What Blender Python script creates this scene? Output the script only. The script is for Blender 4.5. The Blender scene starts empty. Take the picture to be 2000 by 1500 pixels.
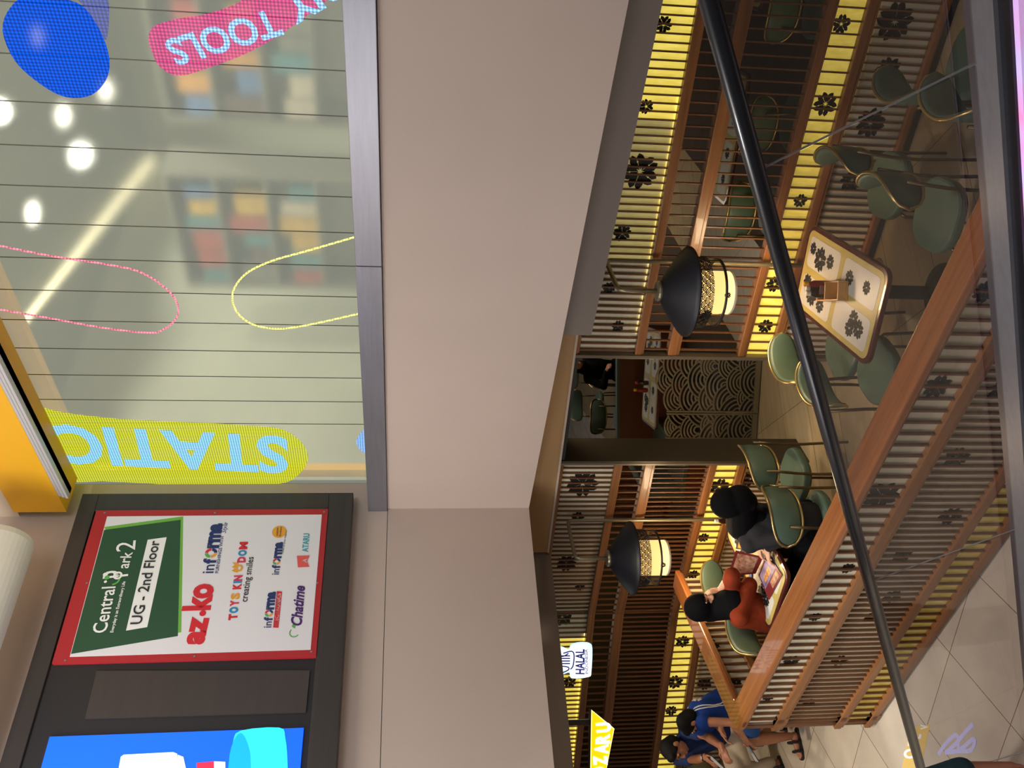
import bpy, bmesh, math, random
from math import sin, cos, pi, radians, atan, atan2, hypot, sqrt
from mathutils import Vector, Matrix
random.seed(7)
SC = bpy.context.scene
COL = SC.collection
# ---------------------------------------------------------------- camera (2000x1500 frame, phone held sideways)
FPX, CAMH, PITCH, ROLL = 1690.0, 4.2, atan(200/1690), .0108
_F = Vector((0, cos(PITCH), -sin(PITCH))); _R0 = Vector((1, 0, 0)); _U0 = Vector((0, sin(PITCH), cos(PITCH)))
_R = cos(ROLL)*_R0 + sin(ROLL)*_U0; _U = -sin(ROLL)*_R0 + cos(ROLL)*_U0
CAM = Vector((0, 0, CAMH))
cd = bpy.data.cameras.new('camera'); cam = bpy.data.objects.new('camera', cd); COL.objects.link(cam)
cd.sensor_fit = 'HORIZONTAL'; cd.sensor_width = 36; cd.lens = 36*FPX/2000; cd.clip_end = 200; cd.clip_start = .05
cam.matrix_world = Matrix(((-_U.x, _R.x, -_F.x, 0), (-_U.y, _R.y, -_F.y, 0), (-_U.z, _R.z, -_F.z, CAMH), (0, 0, 0, 1)))
SC.camera = cam
# ---------------------------------------------------------------- colour management, world, big lights
vs = SC.view_settings; vs.view_transform = 'Standard'; vs.look = 'None'; vs.gamma = 1; vs.exposure = 0.0; vs.use_curve_mapping = False
W = bpy.data.worlds.new('mall_air'); SC.world = W; W.use_nodes = True
W.node_tree.nodes['Background'].inputs[0].default_value = (1, .95, .95, 1); W.node_tree.nodes['Background'].inputs[1].default_value = .16
def lamp(name, kind, loc, power, color=(1, 1, 1), size=1, size_y=None, target=None, blend=.5, spot=60):
    l = bpy.data.lights.new(name, kind); l.energy = power; l.color = color
    if kind == 'AREA':
        l.size = size
        if size_y: l.shape = 'RECTANGLE'; l.size_y = size_y
    elif kind == 'SPOT': l.spot_size = radians(spot); l.spot_blend = blend; l.shadow_soft_size = size
    else: l.shadow_soft_size = size
    o = bpy.data.objects.new(name, l); COL.objects.link(o); o.location = loc
    if target is not None: o.rotation_euler = (Vector(target)-Vector(loc)).to_track_quat('-Z', 'Y').to_euler()
    return o
WARM = (1, .83, .64)
lamp('atrium_overhead_fill', 'AREA', (-1.6, 2.6, 8.7), 35, (.96, .96, 1), 6, 3.5, (-1.2, 5, 2.5))  # unseen area lamp standing for the atrium's overhead lighting
lamp('concourse_fill', 'AREA', (-5.6, 3.6, 4.6), 150, (1, .97, .98), 2.5, 2.5, (-2.5, 6.6, 1.2))  # unseen fill lamp added for the floor, partition and grey beams
lamp('atrium_fill_spot', 'SPOT', (-1.5, 3.3, 8.8), 1150, (1, .96, .92), .3, target=(-1.5, 3.9, 0), blend=.7, spot=66)  # unseen spot added above the view to brighten floor and partition
lamp('atrium_fill_spot', 'SPOT', (-4.4, 5.4, 8.8), 1700, (1, .96, .92), .3, target=(-3.9, 6.6, 0), blend=.6, spot=46)  # second added spot, brightens the floor at the left
lamp('upper_wall_fill', 'AREA', (-3.6, 3.6, 7.6), 190, (1, .95, .86), 3, .6, (-2.9, 7.2, 8.3))  # unseen area lamp added to brighten the upper left wall
lamp('left_wall_fill', 'AREA', (2.4, .4, 7.6), 115, (1, .97, .97), 2.5, 2.5, (-2.6, 7, 7.2))  # unseen fill added from the right for the left wall faces
# unseen restaurant ceiling spots, some added to brighten the bench and doorway
for (x, y, p, sp) in ((-1.7, 7.75, 75, 70), (-.35, 7.9, 60, 85), (-.1, 9.3, 45, 120), (-2.6, 9.0, 50, 80), (-4.4, 8.1, 130, 100), (-3.4, 9.0, 60, 90)):
    lamp('restaurant_spot', 'SPOT', (x, y-.1, 2.95), p, WARM, .05, target=(x, y, 0), blend=.7, spot=sp)
# ---------------------------------------------------------------- helpers: pixels to places
def ray(x, y): return _F + _R*((750-y)/FPX) - _U*((x-1000)/FPX)
def atz(x, y, z):
    d = ray(x, y); return CAM + d*((z-CAMH)/d.z)
def atd(x, y, dist): return CAM + ray(x, y)*dist
class Fr:                                   # a vertical plane's frame: x along it, y away from the viewer, z up
    def __init__(s, o, deg): s.o = Vector((o[0], o[1], 0)); s.a = radians(deg); s.d = Vector((cos(s.a), sin(s.a), 0)); s.n = Vector((-s.d.y, s.d.x, 0))
    def hit(s, x, y, off=0):
        r = ray(x, y); t = ((s.o-CAM).dot(s.n)+off)/r.dot(s.n); p = CAM+r*t; return ((p-s.o).dot(s.d), p.z)
    def w(s, x, y, z): p = s.o+s.d*x+s.n*y; return Vector((p.x, p.y, z))
    def loc(s, p): q = Vector(p)-s.o; return Vector((q.dot(s.d), q.dot(s.n), p[2]))
# ---------------------------------------------------------------- helpers: materials
MATS = {}
def mat(name, c, rough=.5, metal=0, emit=None, es=1, spec=.5, noise=None, bump=0, coat=0, alpha=None):
    """noise = (scale_xyz, amount, second colour or None)"""
    if name in MATS: return MATS[name]
    m = bpy.data.materials.new(name); m.use_nodes = True; nt = m.node_tree; b = nt.nodes['Principled BSDF']
    b.inputs['Base Color'].default_value = (*c, 1); b.inputs['Roughness'].default_value = rough; b.inputs['Metallic'].default_value = metal
    b.inputs['Specular IOR Level'].default_value = spec; b.inputs['Coat Weight'].default_value = coat
    if emit: b.inputs['Emission Color'].default_value = (*emit, 1); b.inputs['Emission Strength'].default_value = es
    if noise:
        sc, amt, c2 = noise
        tc = nt.nodes.new('ShaderNodeTexCoord'); mp = nt.nodes.new('ShaderNodeMapping'); mp.inputs['Scale'].default_value = sc
        nz = nt.nodes.new('ShaderNodeTexNoise'); nz.inputs['Scale'].default_value = 1; nz.inputs['Detail'].default_value = 5; nz.inputs['Roughness'].default_value = .6
        rp = nt.nodes.new('ShaderNodeValToRGB'); rp.color_ramp.elements[0].position = .3; rp.color_ramp.elements[1].position = .72
        c2 = c2 or tuple(v*(1-amt) for v in c)
        rp.color_ramp.elements[0].color = (*c2, 1); rp.color_ramp.elements[1].color = (*c, 1)
        nt.links.new(tc.outputs['Object'], mp.inputs['Vector']); nt.links.new(mp.outputs[0], nz.inputs['Vector']); nt.links.new(nz.outputs['Fac'], rp.inputs[0]); nt.links.new(rp.outputs[0], b.inputs['Base Color'])
        if emit: nt.links.new(rp.outputs[0], b.inputs['Emission Color'])
        if bump:
            bp = nt.nodes.new('ShaderNodeBump'); bp.inputs['Strength'].default_value = bump; bp.inputs['Distance'].default_value = .01
            nt.links.new(nz.outputs['Fac'], bp.inputs['Height']); nt.links.new(bp.outputs[0], b.inputs['Normal'])
    MATS[name] = m; return m
def glassmat(name, tint, refl, emit=None, es=0, rough=.02):
    m = bpy.data.materials.new(name); m.use_nodes = True; nt = m.node_tree; nt.nodes.remove(nt.nodes['Principled BSDF']); out = nt.nodes['Material Output']
    t = nt.nodes.new('ShaderNodeBsdfTransparent'); t.inputs[0].default_value = (*tint, 1)
    g = nt.nodes.new('ShaderNodeBsdfGlossy'); g.inputs['Roughness'].default_value = rough
    x = nt.nodes.new('ShaderNodeMixShader'); x.inputs[0].default_value = refl
    nt.links.new(t.outputs[0], x.inputs[1]); nt.links.new(g.outputs[0], x.inputs[2]); last = x
    if emit:
        e = nt.nodes.new('ShaderNodeEmission'); e.inputs[0].default_value = (*emit, 1); e.inputs[1].default_value = es
        a = nt.nodes.new('ShaderNodeAddShader'); nt.links.new(x.outputs[0], a.inputs[0]); nt.links.new(e.outputs[0], a.inputs[1]); last = a
    nt.links.new(last.outputs[0], out.inputs[0]); MATS[name] = m; return m
def ledmat(name, c, es, tint=.3):           # lit pixels of a see-through display: light plus what shows between the pixels
    m = bpy.data.materials.new(name); m.use_nodes = True; nt = m.node_tree; nt.nodes.remove(nt.nodes['Principled BSDF']); out = nt.nodes['Material Output']
    t = nt.nodes.new('ShaderNodeBsdfTransparent'); t.inputs[0].default_value = (tint, tint, tint, 1)
    e = nt.nodes.new('ShaderNodeEmission'); e.inputs[0].default_value = (*c, 1)
    tc = nt.nodes.new('ShaderNodeTexCoord'); sp = nt.nodes.new('ShaderNodeSeparateXYZ'); nt.links.new(tc.outputs['Object'], sp.inputs[0])
    def wv(o):
        a = nt.nodes.new('ShaderNodeMath'); a.operation = 'MULTIPLY'; a.inputs[1].default_value = 2*pi/.022; nt.links.new(o, a.inputs[0])
        s = nt.nodes.new('ShaderNodeMath'); s.operation = 'SINE'; nt.links.new(a.outputs[0], s.inputs[0])
        k = nt.nodes.new('ShaderNodeMath'); k.operation = 'MULTIPLY_ADD'; k.inputs[1].default_value = .3; k.inputs[2].default_value = .8; nt.links.new(s.outputs[0], k.inputs[0]); return k.outputs[0]
    mu = nt.nodes.new('ShaderNodeMath'); mu.operation = 'MULTIPLY'; nt.links.new(wv(sp.outputs[0]), mu.inputs[0]); nt.links.new(wv(sp.outputs[2]), mu.inputs[1])
    m2 = nt.nodes.new('ShaderNodeMath'); m2.operation = 'MULTIPLY'; m2.inputs[1].default_value = es; nt.links.new(mu.outputs[0], m2.inputs[0]); nt.links.new(m2.outputs[0], e.inputs[1])
    a = nt.nodes.new('ShaderNodeAddShader'); nt.links.new(t.outputs[0], a.inputs[0]); nt.links.new(e.outputs[0], a.inputs[1]); nt.links.new(a.outputs[0], out.inputs[0])
    MATS[name] = m; return m
def tilemat(name, c1, c2, grout, size, ang, org, rough, mortar=.004, grain=None):
    m = bpy.data.materials.new(name); m.use_nodes = True; nt = m.node_tree; b = nt.nodes['Principled BSDF']
    tc = nt.nodes.new('ShaderNodeTexCoord'); mp = nt.nodes.new('ShaderNodeMapping'); mp.vector_type = 'TEXTURE'
    mp.inputs['Location'].default_value = (org[0], org[1], 0); mp.inputs['Rotation'].default_value = (0, 0, radians(ang))
    br = nt.nodes.new('ShaderNodeTexBrick'); br.offset = 0; br.squash = 1; br.inputs['Scale'].default_value = 1
    br.inputs['Brick Width'].default_value = size[0]; br.inputs['Row Height'].default_value = size[1]; br.inputs['Mortar Size'].default_value = mortar; br.inputs['Mortar Smooth'].default_value = .2
    br.inputs['Color1'].default_value = (*c1, 1); br.inputs['Color2'].default_value = (*c2, 1); br.inputs['Mortar'].default_value = (*grout, 1)
    nz = nt.nodes.new('ShaderNodeTexNoise'); nz.inputs['Scale'].default_value = 3 if not grain else 1; nz.inputs['Detail'].default_value = 6
    mx = nt.nodes.new('ShaderNodeMix'); mx.data_type = 'RGBA'; mx.blend_type = 'MULTIPLY'; mx.inputs['Factor'].default_value = .35
    rp = nt.nodes.new('ShaderNodeValToRGB'); rp.color_ramp.elements[0].color = (.6, .6, .6, 1); rp.color_ramp.elements[0].position = .35; rp.color_ramp.elements[1].color = (1.1, 1.1, 1.1, 1); rp.color_ramp.elements[1].position = .7
    nt.links.new(tc.outputs['Object'], mp.inputs[0]); nt.links.new(mp.outputs[0], br.inputs['Vector'])
    if grain:
        m2 = nt.nodes.new('ShaderNodeMapping'); m2.inputs['Scale'].default_value = grain; nt.links.new(mp.outputs[0], m2.inputs[0]); nt.links.new(m2.outputs[0], nz.inputs['Vector'])
    else: nt.links.new(mp.outputs[0], nz.inputs['Vector'])
    nt.links.new(nz.outputs['Fac'], rp.inputs[0]); nt.links.new(br.outputs['Color'], mx.inputs['A']); nt.links.new(rp.outputs[0], mx.inputs['B']); nt.links.new(mx.outputs['Result'], b.inputs['Base Color'])
    b.inputs['Roughness'].default_value = rough; MATS[name] = m; return m
def srgb(r, g, b): return tuple(((v/255)/12.92 if v/255 <= .04045 else ((v/255+.055)/1.055)**2.4) for v in (r, g, b))
WOODC = srgb(150, 92, 50)
M_rail = mat('rail_wood', srgb(154, 102, 58), .38, noise=((1.2, 22, 22), .3, srgb(118, 74, 40)), coat=.12)
M_slat = mat('slat_wood', srgb(124, 82, 50), .45, noise=((20, 20, 1.5), .3, srgb(92, 58, 34)))
M_cap = mat('cap_wood', srgb(172, 108, 58), .3, noise=((.8, 26, 26), .3, srgb(136, 80, 42)), coat=.35)
M_fascia = mat('fascia_wood', srgb(184, 146, 98), .5, noise=((1, 12, 14), .12, None))
M_panel = mat('cream_panel', srgb(222, 214, 186), .55, noise=((3, 3, 40), .1, None))
M_gold = mat('gold_panel', srgb(208, 190, 116), .4, emit=srgb(214, 192, 104), es=.2, noise=((26, 26, 9), .25, srgb(178, 150, 48)))
M_goldhot = mat('gold_panel_bright', srgb(232, 212, 100), .4, emit=srgb(236, 218, 112), es=.98, noise=((26, 26, 9), .25, srgb(206, 184, 72)))
M_black = mat('flower_black', srgb(18, 15, 14), .65)
M_wallp = mat('wall_paint', srgb(194, 177, 166), .75, noise=((1.5, 1.5, 1.5), .05, None))
M_greyp = mat('grey_paint', srgb(150, 140, 132), .75, noise=((1.5, 1.5, 1.5), .05, None))
M_beige = mat('beige_paint', srgb(205, 190, 172), .8, noise=((1.2, 1.2, 1.2), .06, None))
M_alu = mat('brushed_aluminium', srgb(150, 150, 158), .38, .7, noise=((2, 30, 30), .15, None))
M_dark = mat('dark_metal', srgb(48, 44, 40), .4, .3)
M_bronze = mat('bronze_metal', srgb(104, 88, 60), .32, .8)
M_gtrim = mat('brass_trim', srgb(196, 168, 110), .28, .85)
M_green = mat('green_vinyl', srgb(80, 100, 84), .42, noise=((6, 6, 6), .12, None))
M_rubber = mat('black_rubber', srgb(12, 12, 20), .3, spec=.4, coat=.15)
M_jamb = mat('jamb_panel', srgb(62, 54, 40), .4)
# ---------------------------------------------------------------- helpers: meshes
def unit(v):
    v = Vector(v); return v.normalized()
class MB:
    def __init__(s): s.v = []; s.f = []; s.mi = []
    def add(s, vs, fs, M=None, mi=0):
        o = len(s.v)
        for p in vs: s.v.append(tuple(M @ Vector(p)) if M is not None else tuple(p))
        for f in fs: s.f.append(tuple(i+o for i in f)); s.mi.append(mi)
        return s
    def box(s, x0, x1, y0, y1, z0, z1, M=None, mi=0):
        return s.add([(x0,y0,z0),(x1,y0,z0),(x1,y1,z0),(x0,y1,z0),(x0,y0,z1),(x1,y0,z1),(x1,y1,z1),(x0,y1,z1)],
                     [(0,3,2,1),(4,5,6,7),(0,1,5,4),(1,2,6,5),(2,3,7,6),(3,0,4,7)], M, mi)
    def prism(s, poly, y0, y1, M=None, mi=0):     # poly in x,z pushed along y
        n = len(poly); a = sum(poly[i][0]*poly[(i+1)%n][1]-poly[(i+1)%n][0]*poly[i][1] for i in range(n))
        if a < 0: poly = poly[::-1]
        vs = [(p[0], y0, p[1]) for p in poly]+[(p[0], y1, p[1]) for p in poly]
        return s.add(vs, [tuple(range(n)), tuple(range(2*n-1, n-1, -1))]+[(i, i+n, (i+1)%n+n, (i+1)%n) for i in range(n)], M, mi)
    def slab(s, poly, z0, z1, M=None, mi=0):      # poly in x,y pushed along z
        n = len(poly); a = sum(poly[i][0]*poly[(i+1)%n][1]-poly[(i+1)%n][0]*poly[i][1] for i in range(n))
        if a < 0: poly = poly[::-1]
        vs = [(p[0], p[1], z0) for p in poly]+[(p[0], p[1], z1) for p in poly]
        return s.add(vs, [tuple(range(n-1, -1, -1)), tuple(range(n, 2*n))]+[(i, (i+1)%n, (i+1)%n+n, i+n) for i in range(n)], M, mi)
    def tube(s, pts, r, seg=10, closed=False, M=None, mi=0, r2=None):
        pts = [Vector(p) for p in pts]; n = len(pts); rings = []; up = None
        for i, p in enumerate(pts):
            if closed: t = pts[(i+1)%n]-pts[i-1]
            else: t = pts[min(i+1, n-1)]-pts[max(i-1, 0)]
            t = t.normalized()
            if up is None:
                up = Vector((0, 0, 1)) if abs(t.z) < .9 else Vector((1, 0, 0))
            sd = t.cross(up)
            sd = sd.normalized() if sd.length > 1e-6 else Vector((1, 0, 0))
            up = sd.cross(t).normalized()
            rr = r if r2 is None else r+(r2-r)*i/(n-1)
            rings.append([p+sd*rr*cos(2*pi*k/seg)+up*rr*sin(2*pi*k/seg) for k in range(seg)])
        vs = [q for rg in rings for q in rg]; fs = []
        for i in range(n if closed else n-1):
            for k in range(seg):
                a = i*seg+k; b = i*seg+(k+1)%seg; c = ((i+1)%n)*seg+(k+1)%seg; d = ((i+1)%n)*seg+k; fs.append((a, b, c, d))
        if not closed: fs += [tuple(range(seg-1, -1, -1)), tuple(range((n-1)*seg, n*seg))]
        return s.add(vs, fs, M, mi)
    def lathe(s, prof, seg=32, M=None, mi=0, a0=0, a1=2*pi, cap=True):
        full = abs(a1-a0-2*pi) < 1e-6; k = seg if full else seg+1
        vs = [(r*cos(a0+(a1-a0)*j/seg), r*sin(a0+(a1-a0)*j/seg), z) for (r, z) in prof for j in range(k)]; fs = []
        for i in range(len(prof)-1):
            for j in range(seg):
                j2 = (j+1) % k if full else j+1
                fs.append((i*k+j, i*k+j2, (i+1)*k+j2, (i+1)*k+j))
        if cap and full:
            if prof[0][0] > 1e-6: fs.append(tuple(range(k-1, -1, -1)))
            if prof[-1][0] > 1e-6: fs.append(tuple(range((len(prof)-1)*k, len(prof)*k)))
        return s.add(vs, fs, M, mi)
    def ell(s, c, r, M=None, seg=16, rg=10, mi=0, R=None):
        vs = []; fs = []
        for i in range(rg+1):
            th = pi*i/rg
            for j in range(seg):
                p = Vector((r[0]*sin(th)*cos(2*pi*j/seg), r[1]*sin(th)*sin(2*pi*j/seg), r[2]*cos(th)))
                if R is not None: p = R @ p
                vs.append(Vector(c)+p)
        for i in range(rg):
            for j in range(seg): fs.append((i*seg+j, (i+1)*seg+j, (i+1)*seg+(j+1)%seg, i*seg+(j+1)%seg))
        return s.add(vs, fs, M, mi)
    def cap(s, p0, p1, r0, r1, seg=14, M=None, mi=0):     # tapered limb with round ends
        p0 = Vector(p0); p1 = Vector(p1); t = p1-p0; L = t.length
        if L < 1e-6: return s.ell(p0, (r0, r0, r0), M, mi=mi)
        t /= L; a = Vector((0, 0, 1)) if abs(t.z) < .9 else Vector((1, 0, 0)); sd = t.cross(a).normalized(); up = sd.cross(t)
        prof = [(-r0*cos(q), r0*sin(q)) for q in [pi/2*i/4 for i in range(1, 5)]]
        prof = [(-r0*cos(pi/2*i/4), max(r0*sin(pi/2*i/4), r0*.02)) for i in range(0, 5)]+[(L+r1*sin(pi/2*i/4), max(r1*cos(pi/2*i/4), r1*.02)) for i in range(0, 5)]
        vs = [p0+t*x+(sd*cos(2*pi*k/seg)+up*sin(2*pi*k/seg))*rr for x, rr in prof for k in range(seg)]
        n = len(prof); fs = [(i*seg+k, i*seg+(k+1)%seg, (i+1)*seg+(k+1)%seg, (i+1)*seg+k) for i in range(n-1) for k in range(seg)]
        fs += [tuple(range(seg-1, -1, -1)), tuple(range((n-1)*seg, n*seg))]
        return s.add(vs, fs, M, mi)
    def build(s, name, m, parent=None, smooth=False, bevel=0, loc=None, rotz=0, label=None, remesh=0, sm=4):
        me = bpy.data.meshes.new(name); me.from_pydata([tuple(p) for p in s.v], [], s.f)
        bm = bmesh.new(); bm.from_mesh(me)
        bmesh.ops.recalc_face_normals(bm, faces=bm.faces) if not remesh else None
        bm.to_mesh(me); bm.free()
        ms = m if isinstance(m, (list, tuple)) else [m]
        for q in ms: me.materials.append(q)
        for i, p in enumerate(me.polygons):
            p.material_index = s.mi[i] if i < len(s.mi) else 0; p.use_smooth = smooth
        o = bpy.data.objects.new(name, me); COL.objects.link(o)
        if remesh:
            r = o.modifiers.new('r', 'REMESH'); r.mode = 'VOXEL'; r.voxel_size = remesh; r.use_smooth_shade = True
            if sm: q = o.modifiers.new('s', 'SMOOTH'); q.factor = .5; q.iterations = sm
            dg = bpy.context.evaluated_depsgraph_get(); me2 = bpy.data.meshes.new_from_object(o.evaluated_get(dg)); o.modifiers.clear(); o.data = me2
            me2.materials.clear()
            for q in ms: me2.materials.append(q)
            for p in me2.polygons: p.use_smooth = True; p.material_index = 0
        if bevel:
            b = o.modifiers.new('b', 'BEVEL'); b.width = bevel; b.segments = 2; b.limit_method = 'ANGLE'
        if parent is not None: o.parent = parent
        if loc is not None: o.location = loc
        o.rotation_euler[2] = rotz
        if label: o['label'] = label
        return o
def tag(o, label=None, cat=None, group=None, kind=None):
    if label: o['label'] = label
    if cat: o['category'] = cat
    if group: o['group'] = group
    if kind: o['kind'] = kind
    return o
def empty(name, loc, rz=0, label=None, cat=None, group=None, kind=None):
    o = bpy.data.objects.new(name, None); COL.objects.link(o); o.location = loc; o.rotation_euler = (0, 0, rz); o.empty_display_size = .1
    return tag(o, label, cat, group, kind)
def dup(root, loc, rz, label=None, group=None):
    r = root.copy(); COL.objects.link(r); r.location = loc; r.rotation_euler = (0, 0, rz)
    if label: r['label'] = label
    if group: r['group'] = group
    for ch in list(root.children):
        c = ch.copy(); COL.objects.link(c); c.parent = r
        for g in list(ch.children):
            d = g.copy(); COL.objects.link(d); d.parent = c
    return r
def struct(o): o['kind'] = 'structure'; return o
def frame_empty(name, fr, kind='structure', z=0): return empty(name, (fr.o.x, fr.o.y, z), fr.a, kind=kind)
def textmesh(s, bold=0, shear=0):
    cu = bpy.data.curves.new('t', 'FONT'); cu.body = s; cu.size = 1; cu.offset = bold; cu.shear = shear; cu.resolution_u = 3
    ob = bpy.data.objects.new('t', cu); me = bpy.data.meshes.new_from_object(ob)
    vs = [Vector(v.co) for v in me.vertices]; fs = [tuple(p.vertices) for p in me.polygons]
    bpy.data.objects.remove(ob); bpy.data.curves.remove(cu); bpy.data.meshes.remove(me)
    if not vs: return [], []
    x0 = min(v.x for v in vs); return [Vector((v.x-x0, v.y, 0)) for v in vs], fs
def text2d(mb, s, p0, p1, y, bold=0, shear=0, hmul=1, height=None, mi=0, M=None):
    """lay text in the x,z plane at depth y from p0 to p1 (local x,z); height (of capitals) or width-true times hmul"""
    vs, fs = textmesh(s, bold, shear)
    if not vs: return
    wd = max(v.x for v in vs); d = Vector((p1[0]-p0[0], p1[1]-p0[1])); L = d.length; d /= L; u = Vector((-d.y, d.x)); k = L/wd; kh = (height/.7) if height else k*hmul
    mb.add([(p0[0]+d.x*v.x*k+u.x*v.y*kh, y, p0[1]+d.y*v.x*k+u.y*v.y*kh) for v in vs], fs, M, mi)
def petals(cx, cz, r, rot=0, inner=.10):
    """five notched blossom petals, each split by a thin stamen slit: polygons in x,z"""
    out = []
    for k in range(5):
        a = rot+2*pi*k/5
        for sgn in (-1, 1):
            pl = [(.012, .09), (.14, .20), (.33, .40), (.42, .62), (.36, .84), (.20, 1.0), (.05, .86), (.012, .80), (.012, .62), (.05, .58), (.012, .50)]
            poly = []
            for (t, q) in pl:
                t *= sgn; poly.append((cx+r*(q*cos(a)-t*sin(a)), cz+r*(q*sin(a)+t*cos(a))))
            out.append(poly)
    return out
def flower(mb, cx, cz, r, rot, y, M=None, th=.002, mi=0):
    for pl in petals(cx, cz, r, rot): mb.prism(pl, y-th, y, M, mi)
def rrect(w, h, r, n=5):
    pts = []
    for (cx, cy, a0) in ((w/2-r, h/2-r, 0), (-w/2+r, h/2-r, pi/2), (-w/2+r, -h/2+r, pi), (w/2-r, -h/2+r, 3*pi/2)):
        for i in range(n+1): a = a0+pi/2*i/n; pts.append((cx+r*cos(a), cy+r*sin(a)))
    return pts
# ================================================================ frames of the place
WL = Fr((-2.688, 10.025), -33.74)           # back lattice wall, x to the right
LW = Fr((-2.688, 10.025), -20.0)            # wall beyond the bend, x negative to the left
_pa = radians(-40.7); _pd = Vector((cos(_pa), sin(_pa), 0)); _pn = Vector((-_pd.y, _pd.x, 0))
_pc = _pn*3.6 + _pd*(-7.10)
PT = Fr(_pc, -40.7)                         # low partition, x to the right from its corner
RT = Fr(_pc, 65.4)                          # its return, x away from the corner, +y is outside
BR = Fr((-1.239, 8.586), -48.4); BL = Fr((-1.239, 8.586), 41.4)   # the two faces of the bulkhead (left one: x negative)
BGR = Fr((.432, 7.415), -45.9); BGL = Fr((-1.901, 9.436), 39.8)
# ---------------------------------------------------------------- floors
M_tile = tilemat('cream_floor_tile', srgb(208, 196, 176), srgb(203, 190, 170), srgb(120, 104, 84), (.75, .75), 157.3, (-3.151, 7.561), .2)
M_plank = tilemat('tan_floor_plank', srgb(170, 150, 114), srgb(160, 140, 106), srgb(84, 70, 48), (1.2, .62), 20, (.1, 8.2), .3, .004, (2, 14, 1))
struct(MB().box(-16, 16, -12, 26, -.1, 0).build('floor', M_tile))
fl = [PT.w(.02, .1, 0), PT.w(9, .1, 0), WL.w(11, 12, 0), WL.w(-5, 12, 0), WL.w(-.3, .1, 0), RT.w(2.3, -.05, 0)]
struct(MB().slab([(p.x, p.y) for p in fl], .0, .004).build('floor_restaurant', M_plank))
# ---------------------------------------------------------------- lattice walls
fi = [WL.w(3.62, .12, 0), WL.w(10.5, .12, 0), WL.w(10.5, 11.5, 0), WL.w(3.62, 11.5, 0)]
struct(MB().slab([(p.x, p.y) for p in fi], .004, .008).build('floor_inner', tilemat('shaded_floor_plank', srgb(70, 54, 36), srgb(62, 48, 32), srgb(34, 26, 18), (1.2, .62), 20, (.1, 8.2), .9, .004, (2, 14, 1))))  # darker copy of the tan planks; dimness behind the lattice put into colour
fi = [WL.w(-4.5, .12, 0), WL.w(.9, .12, 0), WL.w(.9, 2.2, 0), WL.w(2.28, 2.2, 0), WL.w(2.28, 7, 0), WL.w(-4.5, 7, 0)]
struct(MB().slab([(p.x, p.y) for p in fi], .004, .008).build('floor_inner', MATS['shaded_floor_plank']))
def rail(parent, x0, x1, z0, z1, y0=-.035, y1=.06, m=None, label=None):
    mb = MB(); h = z1-z0
    mb.box(x0, x1, y0, y1, z0+h*.30, z1); mb.box(x0, x1, y0+.012, y1-.01, z0, z0+h*.30)
    return mb.build('rail', m or M_rail, parent, bevel=.005, label=label)
def slats(parent, x0, x1, z0, z1, pitch, y0=-.004, y1=.016, w=.013, ph=0):
    mb = MB(); x = x0+ph+pitch/2
    while x < x1: mb.box(x-w/2, x+w/2, y0, y1, z0, z1); x += pitch
    return mb.build('slat_screen', M_slat, parent)
def panel(parent, x0, x1, z0, z1, m, y=.022, name='backing_panel', label=None):
    return MB().box(x0, x1, y, y+.008, z0, z1).build(name, m, parent, label=label)
def flowers(parent, fr, pts, y=.021, flip=1):
    for (x, y_, r) in pts:
        lx, lz = fr.hit(x, y_, y); ex, ez = fr.hit(x+r, y_, y); rr = abs(ez-lz)
        mb = MB(); flower(mb, lx, lz, rr*1.05, random.uniform(0, 1.2), y); mb.build('flower_motif', M_black, parent)
Z_R1, Z_R2, Z_R3, Z_R4 = (2.0, 2.085), (1.651, 1.765), (.984, 1.071), (.651, .75)
def strip(parent, fr, x0, x1, y, z, power, color, up=True):
    l = bpy.data.lights.new('led_strip', 'AREA'); l.shape = 'RECTANGLE'; l.size = x1-x0; l.size_y = .015; l.energy = power; l.color = color
    o = bpy.data.objects.new('led_strip', l); COL.objects.link(o); o.parent = parent; o.location = ((x0+x1)/2, y, z); o.rotation_euler = (pi if up else 0, 0, 0)
GLOW = (1, .82, .30)
def lattice_wall(name, fr, x0, x1, upper, fine_mid, lower_flowers=True):
    w = frame_empty(name, fr)
    for z in (Z_R1, Z_R2, Z_R3, Z_R4): rail(w, x0, x1, *z)
    rail(w, x0, x1, 2.618, 2.67); rail(w, x0, x1, .085, .15)
    MB().box(x0, x1, .03, .05, 0, .085).build('toe_kick', M_dark, w)
    for z0, z1, p in ((2.085, 2.618, .066), (1.765, 2.0, .0965), (1.071, 1.651, .0965 if not fine_mid else .066), (.75, .984, .0965), (.15, .651, .066)):
        slats(w, x0, x1, z0, z1, p)
    for (a, b, m) in upper: panel(w, a, b, 2.085, 2.618, m)
    panel(w, x0, x1, .75, .984, M_goldhot, name='gold_panel', label='glowing gold backlit panel')
    panel(w, x0, x1, .15, .651, M_panel)
    return w
WB = lattice_wall('wall_back', WL, 3.60, 9.2, [(3.60, 4.55, M_panel), (4.55, 5.8, mat('gold_panel_dim', srgb(206, 190, 120), .45, emit=srgb(222, 202, 108), es=.36, noise=((26, 26, 9), .2, None))), (5.8, 9.2, M_goldhot)], False)  # middle panel: LED glow put into a dim gold emission
WC = lattice_wall('wall_middle', WL, -.02, 2.29, [(-.02, 2.29, M_panel)], True)
WX = lattice_wall('wall_left', LW, -4.6, -.01, [(-4.6, -.35, M_goldhot), (-.35, -.01, M_panel)], True)
strip(WB, WL, 3.8, 6.0, .019, 2.09, .5, GLOW); strip(WB, WL, 4.3, 6.0, .019, 2.09, 1.0, GLOW); strip(WX, LW, -4.5, -.3, .019, 2.09, 1.6, GLOW)
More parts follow.
